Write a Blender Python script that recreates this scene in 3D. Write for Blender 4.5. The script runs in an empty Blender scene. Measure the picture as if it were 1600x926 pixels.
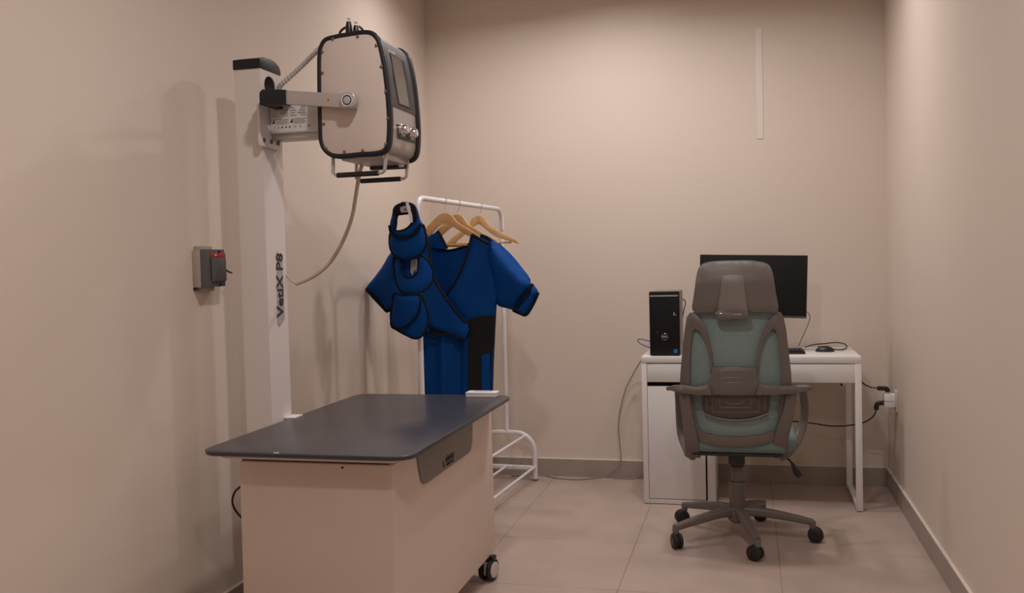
import bpy, bmesh, math, random
from mathutils import Vector, Matrix
from mathutils.geometry import delaunay_2d_cdt
random.seed(7)
SC = bpy.context.scene
COL = SC.collection
PI = math.pi

# ------------------------------------------------------------------ camera
CP = Vector((-0.7057, -5.2527, 1.2467)); YAW, PITCH, ROLL, FPX = 0.2470, -0.0373, -0.0255, 1456.09
_r = Vector((math.cos(YAW), math.sin(YAW), 0)); _f = Vector((-math.sin(YAW), math.cos(YAW), 0)); _u = Vector((0, 0, 1))
FW = _f*math.cos(PITCH)+_u*math.sin(PITCH); _u2 = _u*math.cos(PITCH)-_f*math.sin(PITCH)
RT = _r*math.cos(ROLL)+_u2*math.sin(ROLL); UP = _u2*math.cos(ROLL)-_r*math.sin(ROLL)
cd = bpy.data.cameras.new('camera'); cam = bpy.data.objects.new('camera', cd); COL.objects.link(cam)
cd.sensor_width = 36; cd.lens = 36*FPX/1600; cd.clip_start = .05; cd.clip_end = 50
m = Matrix((RT, UP, -FW)).transposed().to_4x4(); m.translation = CP; cam.matrix_world = m
SC.camera = cam

# ------------------------------------------------------------------ world, lights, exposure
w = bpy.data.worlds.new('world'); SC.world = w; w.use_nodes = True
w.node_tree.nodes['Background'].inputs[0].default_value = (1, .92, .86, 1)
w.node_tree.nodes['Background'].inputs[1].default_value = 0.02
CEIL = 2.82
WARM = (1.0, .94, .915)
DOWNLIGHTS_AND_FILL = [  # x, y, watts, radius
    (-1.40, -.68, 6.5, .08), (-.95, -1.15, 9, .06), (-.42, -1.0, 3.8, .08), (-2.0, -.85, 5.5, .08), (-1.25, -3.3, 16, .06), (-.6, -4.9, 13, .08)]  # lamp nearest the left wall is added fill for the back wall
for x, y, pw, rd in DOWNLIGHTS_AND_FILL:
    l = bpy.data.lights.new('downlight_lamp', 'AREA'); l.shape = 'DISK'; l.size = rd*2; l.energy = pw; l.color = WARM; l.spread = 2.75
    o = bpy.data.objects.new('downlight_lamp', l); o.location = (x, y, CEIL-.012); COL.objects.link(o)
SC.view_settings.view_transform = 'Standard'; SC.view_settings.look = 'None'
SC.view_settings.gamma = 1; SC.view_settings.use_curve_mapping = False
SC.view_settings.exposure = 0.0

# ------------------------------------------------------------------ pixel ray -> world point on a plane
def ray(x, y): return FW+RT*((x-800)/FPX)-UP*((y-463)/FPX)
def atX(x, y, v): d = ray(x, y); return CP+d*((v-CP.x)/d.x)
def atY(x, y, v): d = ray(x, y); return CP+d*((v-CP.y)/d.y)
def atZ(x, y, v): d = ray(x, y); return CP+d*((v-CP.z)/d.z)

# ------------------------------------------------------------------ materials
def srgb(c): return tuple(((v/255)/12.92 if v/255 <= .04045 else ((v/255+.055)/1.055)**2.4) for v in c)
def mat(name, col, rough=.5, metal=0, var=.04, scale=8, bump=0, bscale=200, spec=.5, coat=0):
    mt = bpy.data.materials.new(name); mt.use_nodes = True; nt = mt.node_tree; b = nt.nodes['Principled BSDF']
    b.inputs['Roughness'].default_value = rough; b.inputs['Metallic'].default_value = metal
    b.inputs['Specular IOR Level'].default_value = spec; b.inputs['Coat Weight'].default_value = coat
    tc = nt.nodes.new('ShaderNodeTexCoord')
    n = nt.nodes.new('ShaderNodeTexNoise'); n.inputs['Scale'].default_value = scale; n.inputs['Detail'].default_value = 4
    nt.links.new(tc.outputs['Object'], n.inputs['Vector'])
    r = nt.nodes.new('ShaderNodeValToRGB'); r.color_ramp.elements[0].position = .3; r.color_ramp.elements[1].position = .7
    r.color_ramp.elements[0].color = tuple(max(0, c*(1-var)) for c in col)+(1,)
    r.color_ramp.elements[1].color = tuple(min(1, c*(1+var)) for c in col)+(1,)
    nt.links.new(n.outputs['Fac'], r.inputs['Fac']); nt.links.new(r.outputs['Color'], b.inputs['Base Color'])
    if bump:
        n2 = nt.nodes.new('ShaderNodeTexNoise'); n2.inputs['Scale'].default_value = bscale; n2.inputs['Detail'].default_value = 3
        nt.links.new(tc.outputs['Object'], n2.inputs['Vector'])
        bp = nt.nodes.new('ShaderNodeBump'); bp.inputs['Strength'].default_value = bump; bp.inputs['Distance'].default_value = .002
        nt.links.new(n2.outputs['Fac'], bp.inputs['Height']); nt.links.new(bp.outputs['Normal'], b.inputs['Normal'])
    return mt
M = {}
M['wall'] = mat('wall_paint', (.70, .60, .52), .62, var=.015, scale=1.2, bump=.05, bscale=90)
M['wallreflect'] = mat('wall_reflection_paint', (.74, .66, .60), .5, var=.01)  # wall colour lightened to carry a painted reflection
M['ceil'] = mat('ceiling_paint', (.76, .72, .68), .8, var=.01)
M['tile'] = mat('floor_tile', (.445, .345, .298), .40, var=.08, scale=5, bump=.03, bscale=60)
M['grout'] = mat('grout', (.30, .24, .20), .9)
M['skirt'] = mat('skirting_tile', (.36, .30, .26), .4, var=.05)
M['skirttop'] = mat('skirting_edge', (.70, .62, .55), .5)
M['white'] = mat('white_enamel', (.74, .71, .70), .35, var=.01)
M['desk'] = mat('white_laminate', (.79, .765, .75), .32, var=.01)
M['cream'] = mat('cream_steel', (.76, .63, .545), .42, var=.012)
M['column'] = mat('column_enamel', (.73, .665, .635), .45, var=.01)
M['plate'] = mat('side_plate_steel', (.60, .505, .455), .35, var=.02)
M['dark'] = mat('charcoal_plastic', (.013, .014, .019), .42, spec=.35)
M['black'] = mat('black_plastic', (.012, .012, .014), .35)
M['matte'] = mat('matte_black', (.006, .006, .007), .7, spec=.3)
M['tabletop'] = mat('grey_table_top', (.047, .047, .060), .30, var=.03, spec=.45)
M['tableedge'] = mat('table_edge', (.10, .085, .08), .4)
M['badge'] = mat('grey_badge', (.23, .20, .185), .5)
M['ink'] = mat('dark_ink', (.03, .028, .03), .6)
M['greyink'] = mat('grey_ink', (.42, .37, .34), .6)
M['greystripe'] = mat('grey_stripe', (.40, .37, .37), .5)
M['silver'] = mat('brushed_aluminium', (.50, .46, .44), .38, metal=.45)
M['chrome'] = mat('chrome', (.78, .76, .76), .14, metal=1)
M['screw'] = mat('screw_metal', (.20, .14, .11), .4, metal=.5)
M['front'] = mat('front_panel', (.47, .43, .40), .35, metal=.25)
M['bezel'] = mat('bezel', (.085, .073, .070), .5, spec=.3)
M['screen'] = mat('grey_display', (.20, .185, .17), .18)
M['orange'] = mat('orange_sticker', (.75, .33, .05), .5)
M['blue'] = mat('blue_lead_fabric', (.001, .052, .235), .65, var=.12, scale=7, bump=.12, bscale=350, spec=.12)
M['trimblack'] = mat('black_binding', (.008, .009, .014), .8, spec=.2)
M['wood'] = mat('hanger_wood', (.66, .38, .16), .42, var=.12, scale=14)
M['rack'] = mat('white_rack_tube', (.78, .745, .76), .28, var=.01)
M['tan'] = mat('tan_cable', (.52, .43, .33), .5)
M['chairshade'] = mat('shaded_lumbar_plastic', (.075, .060, .050), .45)  # plastic darkened, shade low on the chair put into its colour
M['chair'] = mat('grey_chair_plastic', (.150, .128, .114), .42, var=.03)
M['spine'] = mat('headrest_spine', (.235, .21, .195), .42)
M['chairlt'] = mat('headrest_plastic', (.165, .145, .134), .42, var=.03)
M['rubber'] = mat('caster_rubber', (.012, .011, .012), .5)
M['glossgrey'] = mat('gloss_grey', (.16, .14, .135), .12)
M['breaker'] = mat('breaker_grey', (.10, .10, .10), .5)
M['breakerside'] = mat('breaker_side', (.42, .36, .31), .55)
M['red'] = mat('red_band', (.50, .03, .03), .5)
M['sticker'] = mat('blue_sticker', (.01, .16, .45), .4)
M['bluecable'] = mat('blue_cable', (.04, .12, .38), .5)
M['greycable'] = mat('grey_cable', (.27, .25, .23), .55)
M['pcside'] = mat('pc_case_grey', (.22, .19, .175), .45)
M['paper'] = mat('white_card', (.82, .78, .77), .5)
M['print'] = mat('blue_print', (.12, .14, .38), .5)
M['seatteal'] = mat('teal_seat_fabric', (.15, .215, .21), .85, bump=.3, bscale=500)
def mesh_fabric():
    mt = mat('teal_mesh', (.125, .235, .232), .8); nt = mt.node_tree; b = nt.nodes['Principled BSDF']
    tc = nt.nodes.new('ShaderNodeTexCoord'); wv = nt.nodes.new('ShaderNodeTexWave'); wv.bands_direction = 'Z'
    wv.inputs['Scale'].default_value = 42; wv.inputs['Distortion'].default_value = 1.2; wv.inputs['Detail'].default_value = 2; wv.inputs['Detail Scale'].default_value = 3
    nt.links.new(tc.outputs['Object'], wv.inputs['Vector'])
    r = nt.nodes.new('ShaderNodeValToRGB'); r.color_ramp.elements[0].color = (.185, .255, .252, 1); r.color_ramp.elements[1].color = (.275, .355, .348, 1)
    nt.links.new(wv.outputs['Fac'], r.inputs['Fac']); nt.links.new(r.outputs['Color'], b.inputs['Base Color'])
    bp = nt.nodes.new('ShaderNodeBump'); bp.inputs['Strength'].default_value = .4; bp.inputs['Distance'].default_value = .002
    nt.links.new(wv.outputs['Fac'], bp.inputs['Height']); nt.links.new(bp.outputs['Normal'], b.inputs['Normal'])
    return mt
M['teal'] = mesh_fabric()
def pc_front():
    mt = mat('pc_grille', (.006, .006, .007), .5, spec=.25); nt = mt.node_tree; b = nt.nodes['Principled BSDF']
    tc = nt.nodes.new('ShaderNodeTexCoord'); v = nt.nodes.new('ShaderNodeTexVoronoi'); v.inputs['Scale'].default_value = 160
    nt.links.new(tc.outputs['Object'], v.inputs['Vector'])
    bp = nt.nodes.new('ShaderNodeBump'); bp.inputs['Strength'].default_value = .6; bp.inputs['Distance'].default_value = .002
    nt.links.new(v.outputs['Distance'], bp.inputs['Height']); nt.links.new(bp.outputs['Normal'], b.inputs['Normal'])
    return mt
M['pcfront'] = pc_front()

# ------------------------------------------------------------------ object helpers
def thing(name, label, cat, loc=(0, 0, 0), rotz=0, group=None):
    o = bpy.data.objects.new(name, None); COL.objects.link(o); o.location = loc; o.rotation_euler = (0, 0, rotz)
    o.empty_display_size = .05
    o['label'] = label; o['category'] = cat
    if group: o['group'] = group
    return o
def inv_of(t):
    ms = []
    while t is not None: ms.append(t); t = t.parent
    mm = Matrix()
    for q in reversed(ms): mm = mm @ (Matrix.Translation(q.location) @ q.rotation_euler.to_matrix().to_4x4())
    return mm.inverted()
def obj(name, bm, mt, parent=None, world=True, smooth=True, label=None):
    """link bm as ONE mesh; coordinates are world ones unless world=False (then parent-local)"""
    if parent is not None and world: bm.transform(inv_of(parent))
    for f in bm.faces: f.smooth = smooth
    if smooth:
        for e in bm.edges:
            e.smooth = not (len(e.link_faces) == 2 and e.calc_face_angle(0) > math.radians(38))
    me = bpy.data.meshes.new(name); bm.to_mesh(me); bm.free(); me.materials.append(M[mt] if isinstance(mt, str) else mt)
    o = bpy.data.objects.new(name, me); COL.objects.link(o)
    if parent is not None: o.parent = parent
    if label: o['label'] = label
    return o
def struct(name, bm, mt, parent=None):
    o = obj(name, bm, mt, parent)
    if parent is None: o['kind'] = 'structure'
    return o
def tag(o, label, cat, group=None):
    """turn a single mesh into a top-level thing with its origin at its base"""
    me = o.data; vs = [v.co for v in me.vertices]
    c = Vector(((min(v.x for v in vs)+max(v.x for v in vs))/2, (min(v.y for v in vs)+max(v.y for v in vs))/2, min(v.z for v in vs)))
    me.transform(Matrix.Translation(-c)); o.location = c
    o['label'] = label; o['category'] = cat
    if group: o['group'] = group
    return o
def B(): return bmesh.new()
def add_box(bm, a, b, bev=0, seg=2, M4=None):
    a = Vector(a); b = Vector(b); lo = Vector(map(min, a, b)); hi = Vector(map(max, a, b))
    r = bmesh.ops.create_cube(bm, size=1); vs = r['verts']; s = hi-lo; c = (hi+lo)/2
    for v in vs: v.co = Vector((v.co.x*s.x, v.co.y*s.y, v.co.z*s.z))+c
    if bev > 0:
        es = list({e for v in vs for e in v.link_edges})
        rr = bmesh.ops.bevel(bm, geom=es, offset=min(bev, min(s)*.49), segments=seg, affect='EDGES', profile=.5)
        vs = list({v for f in rr['faces'] for v in f.verts} | {v for v in vs if v.is_valid})
    if M4 is not None:
        for v in vs: v.co = M4 @ v.co
    return bm
def box(a, b, bev=0, seg=2, M4=None): return add_box(B(), a, b, bev, seg, M4)
def frames(pts, closed=False, up=None):
    n = len(pts); T = []
    for i in range(n):
        if closed: t = pts[(i+1) % n]-pts[i-1]
        else: t = pts[min(i+1, n-1)]-pts[max(i-1, 0)]
        T.append(t.normalized())
    out = []
    if up is not None:
        for t in T:
            s = t.cross(up)
            if s.length < 1e-5: s = Vector((1, 0, 0))
            s.normalize(); out.append((s, s.cross(t).normalized()))
        return out
    a = Vector((0, 0, 1)) if abs(T[0].z) < .9 else Vector((1, 0, 0))
    s = T[0].cross(a).normalized()
    for i, t in enumerate(T):
        s = (s-t*s.dot(t))
        if s.length < 1e-6: s = t.orthogonal()
        s.normalize(); out.append((s, s.cross(t).normalized()))
    return out
def add_sweep(bm, pts, prof, closed=False, up=None, scales=None, cap=True):
    pts = [Vector(p) for p in pts]; fr = frames(pts, closed, up); rings = []
    for i, p in enumerate(pts):
        k = scales[i] if scales else 1
        if not isinstance(k, tuple): k = (k, k)
        rings.append([bm.verts.new(p+fr[i][0]*(a*k[0])+fr[i][1]*(b*k[1])) for a, b in prof])
    n = len(prof); R = len(rings)
    for i in range(R if closed else R-1):
        A, C = rings[i], rings[(i+1) % R]
        for j in range(n):
            bm.faces.new((A[j], A[(j+1) % n], C[(j+1) % n], C[j]))
    if not closed and cap:
        bm.faces.new(list(reversed(rings[0]))); bm.faces.new(rings[-1])
    bmesh.ops.recalc_face_normals(bm, faces=bm.faces)
    return bm
def circ(r, n=8, ry=None): return [(r*math.cos(2*PI*i/n), (ry or r)*math.sin(2*PI*i/n)) for i in range(n)]
def rrect(wd, hg, r, n=3):
    out = []; r = min(r, wd/2*.99, hg/2*.99)
    for cx, cy, a0 in ((wd/2-r, hg/2-r, 0), (-wd/2+r, hg/2-r, 90), (-wd/2+r, -hg/2+r, 180), (wd/2-r, -hg/2+r, 270)):
        for i in range(n+1):
            a = math.radians(a0+90*i/n); out.append((cx+r*math.cos(a), cy+r*math.sin(a)))
    return out
def tube(pts, r, n=8, closed=False, bm=None, scales=None): return add_sweep(bm or B(), pts, circ(r, n), closed, None, scales)
def cyl(a, b, r, n=20, r2=None, bm=None):
    a = Vector(a); b = Vector(b); return add_sweep(bm or B(), [a, b], circ(r, n), scales=[1, (r2/r) if r2 else 1])
def lathe(a, axis, prof, n=24, bm=None):
    """prof = [(distance along axis, radius)]"""
    bm = bm or B(); axis = Vector(axis).normalized(); a = Vector(a)
    s = axis.orthogonal().normalized(); u = axis.cross(s); rings = []
    for h, r in prof:
        rings.append([bm.verts.new(a+axis*h+(s*math.cos(2*PI*i/n)+u*math.sin(2*PI*i/n))*max(r, 1e-4)) for i in range(n)])
    for A, C in zip(rings, rings[1:]):
        for j in range(n): bm.faces.new((A[j], A[(j+1) % n], C[(j+1) % n], C[j]))
    bm.faces.new(list(reversed(rings[0]))); bm.faces.new(rings[-1])
    bmesh.ops.recalc_face_normals(bm, faces=bm.faces); return bm
def cr(pts, n=5, closed=False):
    """Catmull-Rom through points of any dimension"""
    P = [Vector(p) for p in pts]; N = len(P); out = []
    for i in range(N if closed else N-1):
        p1, p2 = P[i], P[(i+1) % N]
        p0 = P[i-1] if (closed or i > 0) else p1*2-p2
        p3 = P[(i+2) % N] if (closed or i+2 < N) else p2*2-p1
        for k in range(n):
            t = k/n
            out.append(.5*((2*p1)+(p2-p0)*t+(2*p0-5*p1+4*p2-p3)*t*t+(3*p1-p0-3*p2+p3)*t**3))
    if not closed: out.append(P[-1])
    return out
def prism(poly, axis, lo, hi, bev=0, seg=2, bm=None):
    """poly: 2D points in the plane across axis ('X': (y,z), 'Y': (x,z), 'Z': (x,y))"""
    own = bm is None; bm = bm or B()
    def mk(p, d):
        return Vector((d, p[0], p[1])) if axis == 'X' else Vector((p[0], d, p[1])) if axis == 'Y' else Vector((p[0], p[1], d))
    a = [bm.verts.new(mk(p, lo)) for p in poly]; b = [bm.verts.new(mk(p, hi)) for p in poly]; n = len(poly)
    f0 = bm.faces.new(a); f1 = bm.faces.new(list(reversed(b)))
    for i in range(n): bm.faces.new((a[i], b[i], b[(i+1) % n], a[(i+1) % n]))
    bmesh.ops.recalc_face_normals(bm, faces=bm.faces)
    if bev: bmesh.ops.bevel(bm, geom=list({e for f in (f0, f1) for e in f.edges}), offset=bev, segments=seg, affect='EDGES', profile=.5)
    return bm
def inside(x, y, poly):
    c = False; n = len(poly); j = n-1
    for i in range(n):
        xi, yi = poly[i][0], poly[i][1]; xj, yj = poly[j][0], poly[j][1]
        if (yi > y) != (yj > y) and x < (xj-xi)*(y-yi)/(yj-yi)+xi: c = not c
        j = i
    return c
def bdist(x, y, polys):
    d = 1e9
    for poly in polys:
        n = len(poly)
        for i in range(n):
            ax, ay = poly[i][0], poly[i][1]; bx, by = poly[(i+1) % n][0], poly[(i+1) % n][1]
            dx, dy = bx-ax, by-ay; L = dx*dx+dy*dy
            t = 0 if L == 0 else max(0, min(1, ((x-ax)*dx+(y-ay)*dy)/L))
            d = min(d, math.hypot(x-ax-dx*t, y-ay-dy*t))
    return d
def panel(poly, depth, th, step=.02, holes=(), puff=0, pr=.03, back=0):
    """shell over an outline (x,z): front skin at y=depth(x,z), thickness th, edges optionally rounded by puff"""
    polys = [[(p[0], p[1]) for p in q] for q in [poly]+list(holes)]
    V = []; E = []
    for q in polys:
        s = len(V); V += [Vector(p) for p in q]; E += [(s+i, s+(i+1) % len(q)) for i in range(len(q))]
    xs = [p[0] for p in polys[0]]; zs = [p[1] for p in polys[0]]
    x = min(xs)+step*.5; row = 0
    while x < max(xs):
        z = min(zs)+step*(.5 if row % 2 else 0)
        while z < max(zs):
            if inside(x, z, polys[0]) and not any(inside(x, z, h) for h in polys[1:]) and bdist(x, z, polys) > step*.45: V.append(Vector((x, z)))
            z += step
        x += step*.9; row += 1
    vo, eo, fo, *_ = delaunay_2d_cdt(V, E, [], 0, 1e-6)
    bm = B(); F = []; K = []
    use = []
    for f in fo:
        cx = sum(vo[i].x for i in f)/len(f); cz = sum(vo[i].y for i in f)/len(f)
        if inside(cx, cz, polys[0]) and not any(inside(cx, cz, h) for h in polys[1:]): use.append(f)
    ids = sorted({i for f in use for i in f}); mp = {}
    for i in ids:
        X, Zz = vo[i]; d = bdist(X, Zz, polys) if (puff or back) else 0
        k = math.sqrt(max(0, 1-(1-min(d/pr, 1))**2)) if (puff or back) else 0
        y = depth(X, Zz)
        mp[i] = (bm.verts.new((X, y-puff*k, Zz)), bm.verts.new((X, y+th+back*k, Zz)))
    cnt = {}
    for f in use:
        for a, b in zip(f, f[1:]+f[:1]): cnt[(a, b)] = 1
    for f in use:
        try:
            bm.faces.new([mp[i][0] for i in f]); bm.faces.new([mp[i][1] for i in reversed(f)])
        except ValueError: pass
    for (a, b) in cnt:
        if (b, a) not in cnt:
            try: bm.faces.new((mp[b][0], mp[a][0], mp[a][1], mp[b][1]))
            except ValueError: pass
    bmesh.ops.recalc_face_normals(bm, faces=bm.faces)
    return bm
def px2(pts, Yp, n=0, closed=True):
    """outline measured on the photograph -> (x, z) in the plane y = Yp"""
    q = [atY(a, b, Yp) for a, b in pts]; q = [(v.x, v.z) for v in q]
    return [tuple(v) for v in cr(q, n, closed)] if n else q
def seam(pts2, depth, r, off=0, bm=None, closed=False, n=6, flat=None):
    P = [Vector((x, depth(x, z)-off, z)) for x, z in pts2]
    return tube(P, r, n, closed, bm)
def text(name, s, size, origin, xdir, ydir, mt, parent, align='CENTER', ext=.0006, label=None, bold=0):
    cu = bpy.data.curves.new(name, 'FONT'); cu.body = s; cu.size = size; cu.align_x = align; cu.align_y = 'CENTER'; cu.extrude = ext; cu.offset = bold; cu.resolution_u = 2
    to = bpy.data.objects.new(name, cu); COL.objects.link(to)
    dg = bpy.context.evaluated_depsgraph_get(); me = bpy.data.meshes.new_from_object(to.evaluated_get(dg))
    COL.objects.unlink(to); bpy.data.objects.remove(to)
    x = Vector(xdir).normalized(); y = Vector(ydir).normalized(); z = x.cross(y)
    mm = Matrix((x, y, z)).transposed().to_4x4(); mm.translation = Vector(origin)
    me.transform(mm)
    if parent is not None: me.transform(inv_of(parent))
    me.materials.clear(); me.materials.append(M[mt]); o = bpy.data.objects.new(name, me); COL.objects.link(o); o.parent = parent
    if label: o['label'] = label
    return o

# ================================================================== the room
WL, WR, YB, YF, SK = -2.52, .012, .012, -6.3, .104
struct('wall_back', box((WL-.1, YB, 0), (WR+.1, YB+.1, CEIL)), 'wall')
struct('wall_left', box((WL-.1, YF, 0), (WL, YB, CEIL)), 'wall')
struct('wall_right', box((WR, YF, 0), (WR+.1, YB, CEIL)), 'wall')
struct('wall_front', box((WL-.1, YF-.1, 0), (WR+.1, YF, CEIL)), 'wall')
struct('ceiling', box((WL-.1, YF-.1, CEIL), (WR+.1, YB+.1, CEIL+.1)), 'ceil')
fl = struct('floor', box((WL-.1, YF-.1, -.1), (WR+.1, YB+.1, -.0015)), 'grout')
xs = [WL, -2.3945, -1.7945, -1.1945, -.5945, WR]; ys = [YB]+[-.6*i for i in range(1, 11)]+[YF]
for i in range(len(xs)-1):
    for j in range(len(ys)-1):
        g = .0014
        obj('tile', box((xs[i]+g, ys[j+1]+g, -.012), (xs[i+1]-g, ys[j]-g, 0), .0012, 1), 'tile', fl)
def baseboard(name, a, b, ta, tb):
    o = struct(name, box(a, b, .001, 1), 'skirt'); obj('top_edge', box(ta, tb, .002, 2), 'skirttop', o, label='pale top edge of the skirting')
baseboard('baseboard_back', (WL+.012, 0, 0), (0, YB, SK-.008), (WL+.012, -.001, SK-.008), (0, YB, SK))
baseboard('baseboard_right', (0, YF, 0), (WR, YB, SK-.008), (-.001, YF, SK-.008), (WR, YB, SK))
baseboard('baseboard_left', (WL, YF, 0), (WL+.012, YB, SK-.008), (WL, YF, SK-.008), (WL+.013, YB, SK))
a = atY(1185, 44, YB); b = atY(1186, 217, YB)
o = obj('wall_reflection', box((a.x-.018, YB-.003, b.z), (a.x+.018, YB, a.z), .001, 1), 'wallreflect')  # light reflection on the wall, built as a paler strip
tag(o, 'thin pale strip painting a vertical light reflection high on the back wall above the monitor', 'painted reflection')
for x, y, pw, rd in DOWNLIGHTS_AND_FILL:
    t = thing('ceiling_downlight_or_fill', 'round recessed ceiling downlight out of the picture overhead, placed to fit the room light, the one nearest the left wall added as fill', 'light', (x, y, CEIL), 0, 'recessed ceiling downlights')
    bm = B(); add_sweep(bm, [Vector((x+(rd+.012)*math.cos(k*PI/16), y+(rd+.012)*math.sin(k*PI/16), CEIL-.006)) for k in range(32)], circ(.008, 6), True, Vector((0, 0, 1)))
    obj('trim_ring', bm, 'white', t)

# ================================================================== column with carriage
cx0, cx1, cy0, cy1, CT = -2.382, -2.285, -2.385, -2.245, 1.92
t = thing('support_column', 'tall white support column with charcoal cap and vertical lettering, by left wall', 'column', ((cx0+cx1)/2, (cy0+cy1)/2, 0))
# column shaft with a real round cable opening in its right face
hole = [(-2.318+.040*math.cos(k*PI/12), 1.868+.036*math.sin(k*PI/12)) for k in range(24)]
bm = B()
for a, b in (((cx0, cy0, 0), (cx1-.004, cy0+.004, CT)), ((cx0, cy1-.004, 0), (cx1-.004, cy1, CT)), ((cx0, cy0, 0), (cx0+.004, cy1, CT))): add_box(bm, a, b)
pn = panel([(cy0, 0), (cy1, 0), (cy1, CT), (cy0, CT)], lambda x, z: 0, .004, .08, [hole])
for v in pn.verts: v.co = Vector((cx1-v.co.y, v.co.x, v.co.z))
me = bpy.data.meshes.new('tmp'); pn.to_mesh(me); pn.free(); bm.from_mesh(me); bmesh.ops.recalc_face_normals(bm, faces=bm.faces)
obj('shaft', bm, 'column', t, smooth=False)
obj('opening_shade', box((cx0+.02, cy0+.02, 1.80), (cx0+.03, cy1-.01, CT-.01)), 'matte', t, label='black plate painting the shade inside the round cable opening')  # plate behind the opening, black to paint the shade inside
cap = [(cy0-.003, CT), (cy1+.003, CT), (cy1+.003, CT+.012), (cy1-.006, CT+.028), (cy1-.03, CT+.040), (cy1-.065, CT+.045), (cy0+.03, CT+.042), (cy0-.003, CT+.032)]
obj('cap', prism(cap, 'X', cx0-.003, cx1+.003, .003), 'dark', t)
cb = [(-2.418, 1.80), (-2.418, 1.668), (-2.411, 1.656), (-2.285, 1.652), (-2.279, 1.660), (-2.279, 1.80)]
obj('bracket_plate', prism(cb, 'X', cx1+.001, cx1+.012, .002), 'white', t)
for yy in (-2.395, -2.345, -2.298):
    obj('screw', lathe((cx1+.012, yy, 1.676), (1, 0, 0), [(0, .007), (.004, .007), (.005, .005)], 12), 'screw', t)
# grey stripe + lettering
sp = [(-2.300, 1.335), (-2.255, 1.315), (-2.250, 1.06), (-2.272, 1.022), (-2.284, 1.05), (-2.284, 1.12)]
sp = [(v.y, v.z) for v in (atX(a, b, cx1) for a, b in ((432.5, 392), (440.5, 404), (444.5, 498), (437, 510), (433, 505), (432.5, 440)))]
obj('stripe', prism(sp, 'X', cx1, cx1+.0015), 'greystripe', t, label='grey slanted stripe behind the lettering')
text('lettering', 'VetiX P8', .0615, (cx1+.002, -2.298, 1.186), (0, .04, 1), (0, -1, .04), 'ink', t, label='dark vertical lettering VetiX P8', bold=.0014)
# carrying arm with rating label
obj('carrier_arm', box((cx1+.012, -2.352, 1.702), (-2.0, -2.262, 1.800), .006, 3), 'white', t)
obj('lower_rail', box((cx1+.012, -2.340, 1.684), (-2.0, -2.262, 1.703), .002), 'silver', t)
bm = B(); bmk = B(); random.seed(3)
for (ax, bx) in ((-2.262, -2.200), (-2.195, -2.135)):
    for k in range(4):
        z = 1.785-.0085*k; add_box(bm, (ax, -2.3535, z), (ax+.018+.006*(k % 2), -2.3522, z+.0022)); add_box(bm, (bx-.020-.006*(k % 3), -2.3535, z-.001), (bx-.003, -2.3522, z+.0032))
    for k in range(4): add_box(bm, (ax+.013, -2.3535, 1.748-.0048*k), (bx-.002-.005*(k % 2), -2.3522, 1.7494-.0048*k))
    add_box(bmk, (ax, -2.354, 1.7365), (ax+.009, -2.3522, 1.741)); add_box(bmk, (ax+.0055, -2.354, 1.741), (ax+.009, -2.3522, 1.7475))
for k, xx in enumerate((-2.254, -2.240, -2.226, -2.212, -2.198, -2.178, -2.158, -2.128)):
    if k in (2, 3, 4, 7): bmk = lathe((xx, -2.3522, 1.722), (0, -1, 0), [(0, .0032), (.001, .0028)], 5, bmk)
    else: add_box(bm, (xx-.0025, -2.3535, 1.720), (xx+.0025, -2.3522, 1.7215)); add_box(bm, (xx-.0025, -2.3535, 1.724), (xx+.0025, -2.3522, 1.7255))
ca = [c for c in COL.objects if c.name == 'carrier_arm'][0]
obj('label_print', bm, 'greyink', t, label='fine grey print of the rating label')
obj('label_symbols', bmk, 'ink', t, label='small dark symbols of the rating label')

# ================================================================== x-ray generator in its yoke
YN, YFAR = -2.446, -2.161
out_px = [(495, 92), (497, 74), (506, 59), (525, 53), (545, 49.5), (565, 46.5), (580, 47.5), (590, 55), (596, 68), (603, 100), (608, 140), (611, 180), (611, 205), (609, 226), (602, 238), (588, 243), (560, 245), (535, 247.5), (518, 246), (505, 237), (498, 222), (496.5, 200), (495.5, 160), (495, 125)]
OUT = px2(out_px, YN, 4)
ocx = sum(p[0] for p in OUT)/len(OUT); ocz = sum(p[1] for p in OUT)/len(OUT)
def inset(poly, d):
    n = len(poly); res = []; ar = sum(poly[i][0]*poly[(i+1) % n][1]-poly[(i+1) % n][0]*poly[i][1] for i in range(n))
    sg = 1 if ar > 0 else -1
    for i in range(n):
        ax, az = poly[i-1]; bx, bz = poly[(i+1) % n]; tx, tz = bx-ax, bz-az; L = math.hypot(tx, tz) or 1
        res.append((poly[i][0]-tz/L*d*sg, poly[i][1]+tx/L*d*sg))
    return res
RIM = inset(OUT, .008); INN = inset(OUT, .010)
t = thing('xray_unit', 'boxy cream x-ray generator with black rubber rims, display and chrome knobs on a yoke', 'x-ray machine', (ocx, (YN+YFAR)/2, min(p[1] for p in OUT)-.06))
obj('body', prism(INN, 'Y', YN+.012, YFAR-.012), 'front', t)
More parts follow.
